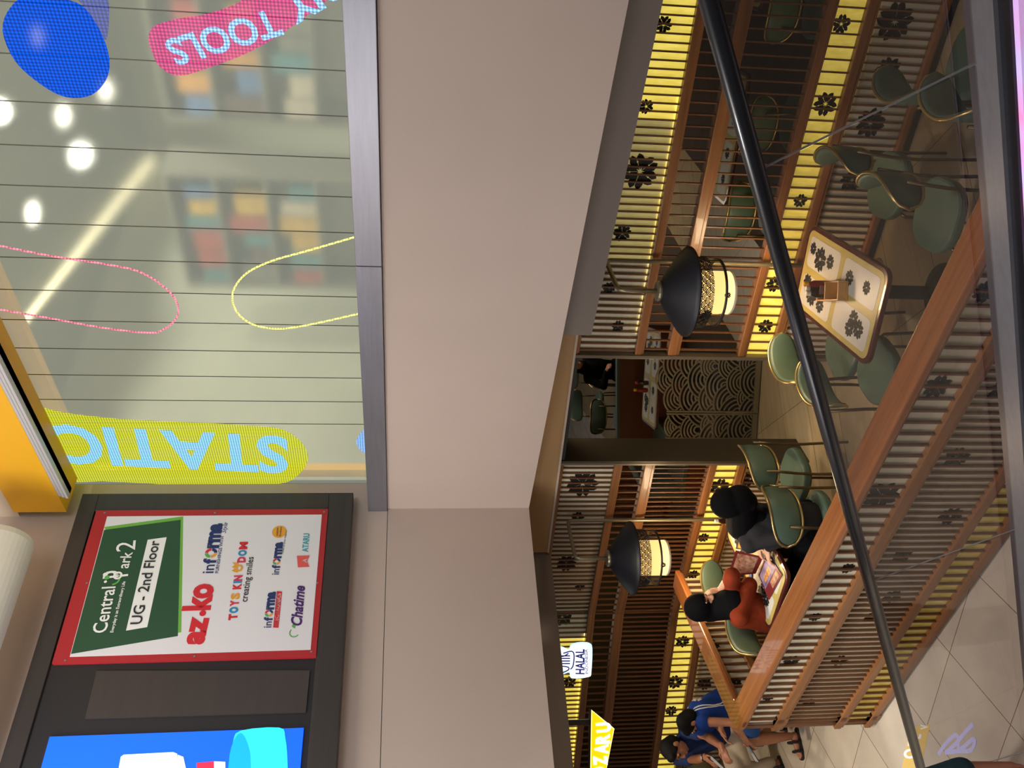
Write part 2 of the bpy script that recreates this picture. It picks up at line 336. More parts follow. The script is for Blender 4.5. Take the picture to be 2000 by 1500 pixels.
strip(WB, WL, 5.6, 8.5, .019, .645, .5, GLOW, False); strip(WC, WL, 0, 2.2, .019, .645, .4, GLOW, False); strip(WX, LW, -4.5, -.1, .019, .645, 1.0, GLOW, False)
flowers(WB, WL, [(1250, 335, 34), (1215, 455, 17), (1190, 562, 12), (1207, 637, 12), (1296, 48, 16), (1262, 208, 14), (1643, 47, 17), (1612, 203, 22), (1563, 392, 13), (1513, 555, 16), (1495, 637, 14),
                 (1748, 42, 34), (1734, 138, 24), (1700, 240, 27), (1664, 352, 22), (1618, 520, 20)])
flowers(WC, WL, [(1138, 945, 30), (1128, 1010, 13), (1106, 1100, 20), (1133, 1146, 10), (1405, 950, 18), (1374, 1050, 11), (1354, 1122, 11), (1466, 935, 18), (1480, 912, 12)])
flowers(WX, LW, [(1098, 1206, 18), (1112, 1332, 13), (1333, 1253, 13), (1319, 1332, 15), (1311, 1388, 11), (1376, 1335, 14)])
# jambs of the opening and its head
jb = frame_empty('door_1', WL)
MB().box(3.565, 3.60, -.05, .10, 0, 2.67).build('door_frame', mat('jamb_metal', srgb(120, 108, 92), .35, .5), jb, bevel=.004, label='slim grey metal right jamb')
MB().box(2.29, 2.325, -.05, .34, 0, 2.67).build('door_frame', M_jamb, jb, label='dark deep left jamb panel')
MB().box(2.272, 2.30, -.055, -.02, 0, 2.67).build('door_trim', mat('jamb_metal', (0, 0, 0)), jb, bevel=.003)
MB().box(2.29, 3.60, -.03, .08, 2.62, 2.67).build('door_head', M_dark, jb)
# wood fascia and soffit over the restaurant, grey beams below the bulkhead
fe = frame_empty('trim_1', WL)
MB().box(1.05, 4.4, -.055, -.02, 2.672, 3.0).build('fascia_board', M_fascia, fe)
MB().box(1.05, 4.4, -.062, -.055, 2.66, 2.682).build('edge_strip', M_beige, fe)
struct(MB().box(0, 4.6, 0, .30, 2.63, 3.0).build('trim_2', M_greyp, loc=BGR.o, rotz=BGR.a))
struct(MB().box(-4.2, .06, 0, .30, 2.63, 3.0).build('trim_3', M_greyp, loc=BGL.o, rotz=BGL.a))
cs = [BR.w(6.5, .05, 0), BR.w(0, .05, 0), BL.w(-6, .05, 0), BL.w(-6, 16, 0), BR.w(6.5, 14, 0)]
struct(MB().slab([(p.x, p.y) for p in cs], 3.0, 3.1).build('ceiling_restaurant', mat('dark_ceiling', srgb(96, 84, 72), .8)))
# bulkhead
struct(MB().box(0, 7, 0, .2, 3.0, 4.40).build('wall_bulkhead_right', M_wallp, loc=BR.o, rotz=BR.a))
struct(MB().box(-7, .0, 0, .2, 3.0, 4.397).build('wall_bulkhead_left', M_wallp, loc=BL.o, rotz=BL.a))
struct(MB().box(-7, .30, 0.0, .2, 4.403, 9.0).build('wall_upper_left', M_wallp, loc=BL.o, rotz=BL.a))
lg = MB().box(-.06, 3.135, -.03, .36, 4.405, 4.59).box(3.141, 7, -.03, .36, 4.405, 4.59)
struct(lg.build('trim_4', M_alu, loc=BR.o, rotz=BR.a, bevel=.004))
# room behind the lattice
ri = frame_empty('wall_rear', WL)
BRW = mat('brown_wall', srgb(64, 42, 28), .6, noise=((2, 2, 2), .3, None))
MB().box(-12, 11, 11.5, 11.6, 0, 3).build('wall_surface', BRW, ri); MB().box(10.5, 10.6, -.02, 11.5, 0, 3.05).build('wall_surface', BRW, ri); MB().box(-12, -11.9, -2, 11.5, 0, 3).build('wall_surface', BRW, ri)
rj = frame_empty('wall_inner_left', LW); MB().box(-7, -.3, 2.6, 2.7, 0, 3).build('wall_surface', BRW, rj); MB().box(-4.75, -4.65, -.02, 2.7, 0, 3).build('wall_surface', BRW, rj)
# ---------------------------------------------------------------- upper shop
sh = frame_empty('wall_shop', BR)
M_shop = mat('shop_wall', srgb(176, 176, 158), .8, noise=((1, 1, 1), .15, None))
MB().box(-.4, 9, 6.5, 6.6, 4.55, 8.0).build('wall_surface', M_shop, sh)
MB().box(-.45, -.38, .36, 6.5, 4.55, 8.0).build('wall_surface', M_shop, sh)
struct(MB().box(-.45, 9, .36, 6.6, 4.45, 4.55).build('floor_shop', M_tile, loc=BR.o, rotz=BR.a))
struct(MB().box(-.45, 9, .36, 6.6, 8.0, 8.1).build('ceiling_shop', mat('shop_ceiling', srgb(128, 128, 112), .8, noise=((.7, .7, .7), .2, None)), loc=BR.o, rotz=BR.a))
for (x, y, p) in ((1.2, 1.2, 260), (2.6, 2.6, 260), (4.25, 1.2, 260), (5.4, 2.6, 260), (1.2, 4.0, 260), (4.0, 4.0, 260)):
    q = BR.w(x, y, 7.95); lamp('shop_light', 'SPOT', q, p*.62, (1, .99, .90), .08, target=(q.x, q.y, 4), spot=150, blend=.4)
M_bulb = mat('lamp_glow', (1, 1, 1), .5, emit=(1, .97, .86), es=9)
k = 0
for x in (1.2, 2.6, 4.0, 5.4):
    for y in (1.2, 2.6, 4.0, 5.4):
        q = BR.w(x+.25*(k % 3), y, 8.0); e = empty('downlight', q, 0, 'small round ceiling downlight inside the upper shop, behind the see-through display', 'ceiling light', 'shop downlights'); k += 1
        MB().lathe([(.10, -.012), (.13, -.012), (.13, 0), (.10, 0), (.10, -.012)], 20, cap=False).build('bezel', M_alu, e); MB().lathe([(0, -.006), (.10, -.006)], 20, cap=False).build('lamp_disc', M_bulb, e)
# strip light hung along the shop ceiling
p0, p1 = atz(338, 258, 7.9), atz(34, 645, 7.9); p0 = p0+(p1-p0)*.2
mb = MB(); mb.tube([p0+(p1-p0)*t for t in (0, .25, .5, .75, 1)], .022, 8)
tag(mb.build('strip_light', mat('strip_glow', (1, 1, 1), .5, emit=(1, .88, .55), es=3)), 'long thin warm strip light running diagonally across the shop ceiling', 'strip light')
# shelves with goods, seen blurred through the display
PC = [srgb(200, 140, 40), srgb(170, 60, 50), srgb(70, 110, 160), srgb(200, 190, 170), srgb(120, 120, 110), srgb(210, 170, 60), srgb(90, 70, 60), srgb(60, 130, 140)]
PM = [mat('goods_'+str(i), c, .5, noise=((14, 14, 14), .45, None)) for i, c in enumerate(PC)]
SHELF = mat('shelf_grey', srgb(120, 118, 104), .5)
for si, (x, y, wd) in enumerate(((.5, 2.6, 1.5), (2.2, 3.2, 1.5), (3.9, 3.0, 1.5), (5.6, 3.2, 1.5))):
    q = BR.w(x, y, 4.55); e = empty('shelf_unit', q, BR.a, ('grey display shelf behind the yellow end of the glass screen', 'grey display shelf second from the sign end, behind the glass screen', 'grey display shelf third from the sign end, behind the glass screen', 'grey display shelf farthest from the sign end, behind the pink pill graphic')[si], 'shelf', 'shop shelves')
    MB().box(0, .04, 0, .45, 0, 2.1).build('side_panel', SHELF, e); MB().box(wd-.04, wd, 0, .45, 0, 2.1).build('side_panel', SHELF, e); MB().box(.04, wd-.04, .42, .45, 0, 2.1).build('back_panel', SHELF, e)
    for z in (.1, .6, 1.1, 1.6, 2.07): MB().box(.04, wd-.04, 0, .42, z, z+.03).build('shelf', SHELF, e)
    for z in (.6, 1.1, 1.6):
        bx = .06
        while bx < wd-.3:
            bw = random.uniform(.14, .26); bh = random.uniform(.2, .4)
            tag(MB().box(0, bw, 0, .25, 0, bh).build('goods_box', random.choice(PM), loc=BR.w(x+bx, y+.04, 4.55+z+.03), rotz=BR.a), 'packaged shop item standing on a shelf behind the glass display', 'box', 'packaged goods on the shop shelves'); bx += bw+.03
# glass with the LED display
GY = .34
gx0, gz0 = BR.hit(722, 945, GY)
LED = frame_empty('led_display', BR, None); tag(LED, 'large see-through LED display filling the shop window, with coloured pills and loops', 'led display', kind='thing')
M_film = bpy.data.materials.new('led_film'); M_film.use_nodes = True; nt = M_film.node_tree; nt.nodes.remove(nt.nodes['Principled BSDF'])
rf = nt.nodes.new('ShaderNodeBsdfRefraction'); rf.inputs['IOR'].default_value = 1.12; rf.inputs['Roughness'].default_value = .26; rf.inputs[0].default_value = (.80, .80, .76, 1)
em = nt.nodes.new('ShaderNodeEmission'); em.inputs[0].default_value = (.78, .82, .70, 1); em.inputs[1].default_value = .15  # even emission added as haze over the film
ad = nt.nodes.new('ShaderNodeAddShader'); nt.links.new(rf.outputs[0], ad.inputs[0]); nt.links.new(em.outputs[0], ad.inputs[1]); nt.links.new(ad.outputs[0], nt.nodes['Material Output'].inputs[0])
MB().box(-.06, 8, GY, GY+.012, 4.55, 7.48).build('screen', M_film, LED)
mb = MB(); x = .9
M_seam = mat('seam_dark', srgb(70, 66, 50), .4)
while x < 7: mb.box(x-.003, x+.003, GY-.004, GY, 4.55, 7.48); x += .32
mb.build('panel_joint', M_seam, LED)
def ledpoly(name, px, c, es, off, tint=.25, label=None):
    pl = [BR.hit(x, y, GY-off) for x, y in px]; me = MB(); me.add([(a, GY-off, b) for a, b in pl], [tuple(range(len(pl)))]); return me.build(name, ledmat('led_'+name+str(len(MATS)), c, es, tint), LED, label=label)
def smoothpoly(px, n=4):
    out = []; L = len(px)
    for i in range(L):
        p0, p1, p2, p3 = (Vector(px[(i+j-1) % L]) for j in range(4))
        for k in range(n):
            t = k/n; out.append(tuple(.5*((2*p1)+(-p0+p2)*t+(2*p0-5*p1+4*p2-p3)*t*t+(-p0+3*p1-3*p2+p3)*t**3)))
    return out
ledpoly('pink_pill', smoothpoly([(290, 75), (300, 52), (340, 38), (400, 28), (460, 8), (500, -12), (640, -12), (600, 30), (540, 72), (480, 105), (420, 128), (365, 146), (335, 145), (310, 128), (297, 102)]), (.92, .06, .32), 1.0, .010, .3, 'pink pill shaped graphic')
ledpoly('yellow_pill', smoothpoly([(52, 790), (110, 803), (200, 815), (300, 822), (400, 826), (500, 832), (550, 838), (585, 860), (602, 890), (590, 920), (560, 942), (500, 948), (400, 950), (300, 945), (200, 940), (133, 936), (95, 866)], 3), (.82, .86, .02), 1.0, .010, .12, 'yellow pill shaped graphic')
ledpoly('blue_blob', smoothpoly([(5, 60), (20, 15), (60, -10), (150, 5), (190, 50), (212, 105), (210, 150), (180, 185), (130, 190), (80, 165), (30, 120)]), (.0, .12, 1.0), 1.1, .010, .05, 'blue blob graphic')
ledpoly('blue_disc', smoothpoly([(150, -10), (205, -10), (213, 30), (207, 78), (190, 50), (170, 20)]), (.10, .15, .8), .6, .012, .4)
ledpoly('blue_spot', smoothpoly([(705, 845), (716, 838), (722, 862), (716, 884), (703, 878), (696, 862)]), (.25, .5, 1), 1.4, .010, .1)
def ledtext(s, a, b, h, c, es, off):
    A = BR.hit(*a, GY-off); B = BR.hit(*b, GY-off); H2 = BR.hit(a[0], a[1]+h, GY-off); hh = hypot(H2[0]-A[0], H2[1]-A[1]); me = MB()
    text2d(me, s, A, B, GY-off, .03, 0, 1, hh); me.build('lettering', ledmat('ledtext'+s, c, es, .1), LED, label='glowing blue-white letters '+s)
ledtext('TOOLS', (532, 18), (318, 82), 50, (.30, .62, 1.0), 1.7, .014)
ledtext('DIY', (660, -60), (548, 6), 50, (.30, .62, 1.0), 1.7, .014)
ledtext('STATIO', (562, 856), (70, 830), 68, (.25, .62, 1.0), 1.5, .014)
def ledline(px, c, es, w):
    pts = [BR.hit(x, y, GY-.012) for x, y in px]; me = MB(); me.tube([(a, GY-.012, b) for a, b in pts], w, 6); me.build('outline', ledmat('ledline'+str(c[0]), c, es, .1), LED)
def curve(px, n=6):
    out = []
    for i in range(len(px)-1):
        p0, p1, p2, p3 = (Vector(px[min(max(i+j-1, 0), len(px)-1)]) for j in range(4))
        for k in range(n):
            t = k/n; out.append(tuple(.5*((2*p1)+(-p0+p2)*t+(2*p0-5*p1+4*p2-p3)*t*t+(-p0+3*p1-3*p2+p3)*t**3)))
    return out+[px[-1]]
ledline(curve([(-10, 478), (100, 500), (200, 515), (270, 530), (320, 560), (345, 590), (345, 620), (320, 643), (290, 650), (200, 640), (100, 622), (-10, 603)]), (1, .25, .35), 1.6, .007)
ledline(curve([(693, 463), (600, 490), (530, 510), (480, 535), (455, 570), (460, 605), (490, 632), (540, 642), (600, 635), (704, 612)]), (1, .95, .25), 1.8, .007)
# window frame: dark left post, dark head, silver rail, yellow fascia, wall over it
wf = frame_empty('window_1', BR)
MB().box(-.20, -.06, GY-.03, GY+.05, 4.45, 7.48).build('window_frame', M_dark, wf); MB().box(-.20, 8, GY-.03, GY+.05, 7.48, 7.8).build('window_frame', M_dark, wf); MB().box(-.2, 8, -.02, GY-.03, 7.62, 7.7).build('window_head', M_dark, wf)
YEL = mat('yellow_paint', srgb(226, 168, 24), .5)
MB().box(-.02, .10, GY+.06, GY+.14, 4.55, 7.4).build('yellow_reveal', YEL, wf); MB().box(-.02, 8, GY+.08, GY+.16, 7.28, 7.5).build('yellow_reveal', YEL, wf)
a = BR.hit(137, 1000, -.1); b = BR.hit(28, 1002, -.1)
mb = MB()
for i in range(3): mb.box(.40, 8, -.135+.012*i, -.02, 7.235+.034*i, 7.260+.034*i)
mb.box(.40, 8, -.09, -.02, 7.235, 7.335)
mb.build('silver_rail', mat('silver_paint', srgb(188, 188, 192), .35, .2), wf, bevel=.004)
struct(MB().box(a[0], 8, -.1, .28, 7.335, b[1]).build('trim_5', mat('yellow_paint', (0, 0, 0)), loc=BR.o, rotz=BR.a))
struct(MB().box(a[0]-.3, 8, -.06, .3, b[1], 9.6).build('wall_upper_right', M_beige, loc=BR.o, rotz=BR.a))
struct(MB().slab([(p.x, p.y) for p in (BR.w(8, .3, 0), BR.w(0, .3, 0), BL.w(-8, .2, 0), BL.w(-8, -1.6, 0), BR.w(1.4, -1.2, 0), BR.w(8, -1.2, 0))], 8.95, 9.1).build('ceiling', M_beige))
dc = BL.hit(23, 1048, -.6); db = BL.hit(53, 1093, -.6)
mb = MB(); Mx = Matrix.Translation((dc[0], -.6, db[1]+.26)) @ Matrix.Rotation(-pi/2, 4, 'Y')
mb.lathe([(0, 0), (.20, 0), (.25, .03), (.26, .08), (.26, 5)], 40, Mx)
struct(mb.build('trim_6', mat('white_duct', srgb(222, 218, 204), .6), loc=BL.o, rotz=BL.a, smooth=False))
# ================================================================ directory sign with its display
SY = -.15
SG = frame_empty('directory_sign', BL, None)
tag(SG, 'big dark framed directory sign with red bordered poster on the upper wall', 'sign', kind='thing')
def PL(x, y): return BL.hit(x, y, SY)
M_sframe = mat('sign_frame', srgb(58, 52, 50), .45, noise=((1, 1, 14), .25, None)); M_sin = mat('sign_inset', srgb(34, 33, 36), .4)
fr_o = (PL(690, 1500)[0]-.5, PL(690, 962)[0], PL(690, 962)[1], PL(160, 968)[1])     # x0 x1 z0 z1
px0 = PL(615, 1283)[0]; px1 = PL(641, 995)[0]; pz0 = PL(641, 995)[1]; pz1 = PL(188, 1000)[1]
bx0 = PL(593, 1425)[0]
mb = MB(); x0, x1, z0, z1 = fr_o
mb.box(x0, x1, SY, -.005, z0, pz0); mb.box(x0, x1, SY, -.005, pz1+.02, z1); mb.box(px1, x1, SY, -.005, pz0, pz1+.02)
mb.build('frame', M_sframe, SG, bevel=.006)
MB().box(x0, px1, SY+.03, -.01, pz0, pz1+.02).build('inset_board', M_sin, SG)
dk = [PL(605, 1308), PL(188, 1309), PL(165, 1402), PL(597, 1390)]
MB().prism(dk, SY+.012, SY+.03).build('dark_panel', mat('panel_brown', srgb(62, 54, 52), .5, noise=((1, 1, 12), .2, None)), SG)
PST = [None]
def flat(name, px, m, lift, label=None, pts=None):
    pl = pts or [PL(x, y) for x, y in px]; y = SY-.001*lift; return MB().prism(pl, y-.001, y+.0005).build(name, m, PST[0] or SG, label=label)
def colr(n, r, g, b): return mat(n, srgb(r, g, b), .45)
RED = colr('poster_red', 172, 36, 44)
MB().box(px0, px1, SY-.008, SY+.03, pz0, pz1).build('red_border', RED, SG)
PW = colr('poster_white', 226, 224, 230); DG = colr('poster_dark_green', 36, 78, 54); LG = colr('poster_light_green', 110, 176, 66)
NV = colr('navy_ink', 32, 50, 104); RD = colr('red_ink', 208, 36, 50); BK = colr('black_ink', 40, 42, 48); PU = colr('purple_ink', 72, 32, 108); TE = colr('teal_ink', 60, 160, 176); OR = colr('orange_ink', 226, 158, 50); GN = colr('green_ink', 90, 170, 80); BLU = colr('blue_ink', 40, 140, 190); WH = colr('white_ink', 240, 240, 240); PK = colr('pink_ink', 206, 50, 84)
L = 13
PST[0] = flat('poster', [(136.8, 1284), (606.8, 1270), (628.8, 1006), (209.7, 1009.8)], PW, 9, 'white poster sheet')
flat('light_green_band', [(204, 1030.7), (358.3, 1009.8), (354.5, 1235.9), (330, 1240)], LG, 10)
flat('green_field', [(139.4, 1278.4), (347.7, 1243.4), (353.3, 1016.6), (204, 1036.4)], DG, 11)
flat('floor_label', [(246.8, 1233), (288.2, 1226), (326, 1050.5), (289, 1055.6)], WH, 12)
def ptext(s, a, b, m, lift, bold=.0, h=None, shear=0, hm=1):
    me = MB(); A, B = PL(*a), PL(*b); text2d(me, s, A, B, SY-.001*lift, bold, shear, hm, h); me.build('lettering', m, PST[0], label='printed words '+s)
ptext('Central', (208.3, 1237), (226.5, 1147), WH, L+4, .012, hm=1.12); ptext('P', (249.5, 1127), (251, 1113), WH, L+4, .02, hm=1.9); ptext('ark', (251, 1112), (260, 1080), WH, L+4, .012, hm=1.1); ptext('2', (264.4, 1076), (266.3, 1057), WH, L+4, 0, hm=1.0)
ptext('Everyday is an Extraordinary Life', (222, 1237), (246, 1137.4), WH, L+4, .02); ptext('UG - 2nd Floor', (276.5, 1220.6), (312.8, 1058), BK, L+5, .012)
def ring(px, r0, r1, m, lift, a0=0, a1=2*pi, name='emblem', sq=1):
    c = PL(*px); q = PL(px[0]+1, px[1]); k = abs(q[1]-c[1]); me = MB(); n = 20; y = SY-.001*lift
    vs = [(c[0]+k*r*cos(a0+(a1-a0)*i/n)*sq, y, c[1]+k*r*sin(a0+(a1-a0)*i/n)) for i in range(n+1) for r in (r0, r1)]
    me.add(vs, [(2*i, 2*i+1, 2*i+3, 2*i+2) for i in range(n)]).build(name, m, PST[0])
ring((231, 1126), 5, 9, WH, L+5); ring((230, 1126), 1, 3, WH, L+5, 0, 5); ring((222, 1133), 10, 14, GN, L+4, 3.2, 6.2); ring((210, 1130), 0, 5, GN, L+5); ring((206, 1124), 0, 4, WH, L+5); ring((207, 1138), 0, 3, WH, L+5)
ptext('az', (395, 1260.5), (407, 1206), RD, L, .05); ring((396.5, 1199), 0, 6.5, RD, L); ptext('ko', (408, 1193), (416, 1141), RD, L, .05, hm=1.25)
def informa(a, b, L=L):
    t = lambda f: (a[0]+(b[0]-a[0])*f, a[1]+(b[1]-a[1])*f)
    A, B = PL(*a), PL(*b); wd = hypot(A[0]-B[0], A[1]-B[1]); hx = wd*.155
    ptext('in', t(0), t(.17), NV, L, .01, hm=1.05); ptext('f', t(.19), t(.295), NV, L, .05, hm=1.05); ptext('rma', t(.50), t(1), NV, L, .06, hm=1.15)
    d = Vector((B[0]-A[0], B[1]-A[1])).normalized(); u = Vector((-d.y, d.x)); c = Vector(A)+d*wd*.395+u*hx*.62; y = SY-.001*L
    for q, m in enumerate((RD, GN, OR, NV)):
        me = MB(); n = 6; vs = []
        for i in range(n+1):
            an = pi/2*q+.08+(pi/2-.16)*i/n
            for r in (.3, .62): p = c+(d*cos(an)+u*sin(an)*1.1)*hx*r; vs.append((p.x, y, p.y))
        me.add(vs, [(2*i, 2*i+1, 2*i+3, 2*i+2) for i in range(n)]).build('letter_ring', m, PST[0])
informa((417, 1120.7), (433.7, 1023.6)); ptext('FURNISHINGS WITH', (426.8, 1120.7), (437.5, 1049), NV, L, .01); ptext('Style', (441, 1043), (445.5, 1022), NV, L, 0, shear=.4)
def chars(s, a, b, cols, h, bold=.06):
    wds = [(.35 if c in 'I' else .55 if c == ' ' else 1.25 if c == 'M' else 1.0) for c in s]; T = sum(wds); k = 0
    for c, wv, m in zip(s, wds, cols):
        f0 = k/T; f1 = (k+wv*.9)/T; k += wv
        if c != ' ': ptext(c, (a[0]+(b[0]-a[0])*f0, a[1]+(b[1]-a[1])*f0), (a[0]+(b[0]-a[0])*f1, a[1]+(b[1]-a[1])*f1), m, L, bold, h=h)
kh = abs(PL(460, 1170)[1]-PL(475, 1170)[1])
chars('TOYS', (462.3, 1212), (468, 1158), (RD, BLU, PK, OR), kh); chars('KIN', (470, 1152), (473.5, 1123.5), (RD, BLU, PK), kh); chars('DOM', (478.5, 1100), (484, 1058), (PK, BLU, RD), kh)
ring((467, 1111), 4, 8, OR, L); flat('crown', [(457, 1118), (464, 1120), (466, 1101), (454, 1100), (459, 1105), (453, 1109), (459, 1112), (453, 1116)], OR, L)
ptext('creating smiles', (483, 1176.7), (495.7, 1089), BK, L, .01, hm=1.1)
informa((529.9, 1227), (538, 1157)); flat('red_label', [(533.6, 1227), (544, 1227.5), (551, 1157), (541, 1156)], RD, L); ptext('ELECTRONICS', (543, 1224), (549, 1160), WH, L+1, .03)
informa((544.8, 1123.5), (552, 1060)); ring((545.7, 1040), 0, 14, OR, L); ptext('custom', (543, 1048), (544.5, 1032), BK, L+1, .01); ptext('furniture', (549, 1049), (551, 1031), BK, L+1, .01); ptext('made to your request', (553.5, 1083), (561, 1037), BK, L, 0)
ptext('Chatime', (588.7, 1223), (595.5, 1145), PU, L, .03, shear=.3, hm=1.15); ring((575, 1237), 8, 10, GN, L, .8, 4.2); flat('leaf', [(576, 1229), (570, 1225), (572, 1220), (577, 1224)], GN, L)
flat('red_flag', [(580, 1087), (605, 1086.5), (600, 1098), (604.5, 1108.5), (582, 1109.5)], colr('flag_red', 222, 88, 84), L); ptext('A', (599, 1101), (600, 1092), WH, L+1, .05); ptext('ATARU', (601.7, 1079.6), (604.5, 1043), TE, L, .03, hm=1.25)
for (x, y) in ((205, 1003), (420, 1003), (633, 1001), (128, 1291), (380, 1283), (608, 1274), (170, 1140), (620, 1140)):
    ring((x, y), 0, 2.2, M_alu, L, name='screw')
# display at the sign's left end
def emat(n, c, es): return mat(n, c, .5, emit=c, es=es)
EB = emat('screen_blue', (0, .10, 1.0), 1.0); EW = emat('screen_white', (.86, .88, 1), .9); ER = emat('screen_red', (.9, .02, .06), .9); EC = emat('screen_cyan', (.02, .55, .75), 1.0); EC2 = emat('screen_teal', (.0, .38, .62), .8)
bz0 = PL(593, 1421)[1]; bz1 = PL(97, 1437)[1]; bxr = PL(593, 1421)[0]
PST[0] = MB().box(x0+.05, bxr, SY+.004, SY+.03, bz0, bz1).build('screen', EB, SG, label='glowing blue advert screen')
flat('advert_shape', [(232, 1500), (236, 1478), (242, 1474), (338, 1469), (346, 1472), (347, 1500), (347, 1640), (232, 1640)], EW, 0); flat('advert_shape', [(347, 1474), (358, 1478), (363, 1500), (363, 1640), (347, 1640)], emat('screen_grey', (.7, .72, .95), .8), 0)
flat('advert_shape', [(384, 1500), (384, 1490), (418, 1487), (418, 1640), (384, 1640)], ER, 0); flat('advert_shape', [(418, 1487), (440, 1488), (440, 1640), (418, 1640)], EW, 0)
flat('advert_shape', smoothpoly([(448, 1500), (455, 1450), (470, 1427), (545, 1421), (557, 1440), (562, 1500), (562, 1640), (448, 1640)], 3), EC, 0); flat('advert_shape', smoothpoly([(446, 1500), (456, 1448), (472, 1432), (486, 1460), (490, 1500), (490, 1640), (446, 1640)], 3), EC2, 1)
# ================================================================ hanging signs
hp = atd(1120, 1290, 9.5); HF = Fr((hp.x, hp.y), 16)
hs = frame_empty('halal_sign', HF, None); tag(hs, 'glowing white and cyan lightbox sign reading HALAL, hung by the left lattice wall', 'sign', kind='thing')
def HH(x, y, o=0): return HF.hit(x, y, o)
out = smoothpoly([(1062, 1268), (1080, 1262), (1096, 1262), (1112, 1268), (1118, 1258), (1135, 1254), (1152, 1256), (1157, 1268), (1155, 1312), (1150, 1322), (1118, 1325), (1114, 1313), (1098, 1318), (1078, 1322), (1062, 1316)], 3)
MB().prism([HH(*p) for p in out], 0, .07).build('case', emat('halal_glow', (.62, .93, 1.0), 1.0), hs)
inn = [((x-1112)*.88+1112, (y-1290)*.88+1290) for x, y in out]
MB().prism([HH(*p) for p in inn], -.003, 0).build('face', emat('halal_white', (.85, .95, 1.0), 1.15), hs)
HI = mat('halal_ink', srgb(36, 34, 120), .5, emit=srgb(36, 34, 120), es=.5)
for s, a, b, h, bo in (('HALAL', (1141, 1317), (1141, 1268), 17, .03), ('INDONESIA', (1148.5, 1316), (1147.5, 1268), 5.5, .01)):
    me = MB(); hh = abs(HH(a[0]-h, a[1])[1]-HH(*a)[1]); text2d(me, s, HH(*a), HH(*b), -.006, bo, 0, 1, hh); me.build('lettering', HI, hs, label='dark blue word '+s)
me = MB()
for k, (xx) in enumerate((1092, 1098, 1104, 1110)):
    yy = 1281+k*5; a, b = HH(1084+3*k, yy), HH(1113, yy); me.tube([(a[0], -.008, a[1]), (b[0], -.008, b[1])], .007, 6)
for px in (curve([(1100, 1276), (1116, 1272), (1121, 1280), (1119, 1300), (1114, 1307)]), curve([(1070, 1280), (1098, 1282), (1110, 1276)]), curve([(1070, 1300), (1106, 1302), (1110, 1308), (1098, 1314)])):
    me.tube([(HH(*p)[0], -.008, HH(*p)[1]) for p in px], .007, 6)
me.build('emblem', HI, hs, label='blue line emblem')
t = HH(1062, 1290); MB().box(t[0]-.012, t[0]+.012, .02, .045, t[1]-.05, 3.0).build('hanger', M_dark, hs)
op = atd(1180, 1460, 8.45); OF = Fr((op.x, op.y), 14)
os_ = frame_empty('name_sign', OF, None); tag(os_, 'yellow slanted lightbox sign with white letters OZARU hanging at the frame edge', 'sign', kind='thing')
def OO(x, y, o=0): return OF.hit(x, y, o)
face = [(1155, 1386), (1200, 1423), (1185, 1500), (1168, 1600), (1153, 1600), (1153, 1500)]
MB().prism([OO(*p) for p in face], .004, .12).build('case', mat('sign_case', srgb(52, 40, 34), .4), os_)
rim = emat('sign_rim_glow', (1, .97, .45), 1.2); MB().prism([OO(*p) for p in face], .0, .004).build('rim', rim, os_)
inn = [((x-1172)*.93+1172, (y-1480)*.975+1480) for x, y in face]
MB().prism([OO(*p) for p in inn], -.004, 0).build('face', emat('sign_yellow_glow', (.95, .62, .0), 1.05), os_, label='glowing yellow face')
SW = emat('sign_letter_glow', (1, 1, .95), 1.25)
for s, a, b, h in (('U', (1192, 1429), (1190.5, 1410), 26), ('R', (1190, 1452), (1189, 1433), 26), ('A', (1187, 1472), (1186.5, 1453), 25), ('Z', (1185, 1494), (1184, 1475), 25), ('O', (1183, 1518), (1182, 1497), 25)):
    me = MB(); hh = abs(OO(a[0]-h, a[1])[1]-OO(*a)[1]); text2d(me, s, OO(*a), OO(*b), -.007, .05, 0, 1, hh); me.build('lettering', SW, os_, label='white letter '+s)
t = OO(1140, 1412); MB().box(t[0]-.025, t[0]+.025, .04, .075, OO(1155, 1412)[1]-.02, 3.0).build('bracket', M_dark, os_)
# ================================================================ low partition
def part_run(name, fr, x0, x1, side, label):
    e = frame_empty(name, fr, None); tag(e, label, 'partition', kind='thing')
    s = side                                        # +1: outside is -y ; -1: outside is +y
    def Y(a, b): return (min(a*s, b*s), max(a*s, b*s))
    for z0, z1 in ((.87, .976), (.30, .389), (.02, .10)): rail(e, x0, x1, z0, z1, *Y(-.02, .15), m=M_rail)
    for z0, z1, p in ((.976, 1.232, .0965), (.389, .87, .066), (.10, .30, .0965)):
        slats(e, x0+.03, x1, z0, z1, p, *Y(-.002, .018)); slats(e, x0+.16, x1-.05, z0, z1, p, *Y(.11, .14))
    for yy in (.024, .098):
        y = yy*s; m = M_panel
        MB().box(x0+.02, x1, min(y, y+.006*s), max(y, y+.006*s), .389, 1.232).build('backing_panel', M_panel, e)
    MB().box(x0+.02, x1, *Y(.024, .09), .10, .30).build('gold_panel', M_gold, e)
    return e
P1 = part_run('lattice_partition', PT, -.02, 7.0, 1, 'long low slatted wooden partition with a broad polished cap, fronting the restaurant')
P2 = part_run('lattice_partition', RT, .18, 2.02, -1, 'short slatted wooden partition return running back towards the lattice wall')
MB().box(.0, 7, .02, .12, 0, .02).build('plinth', M_dark, P1)
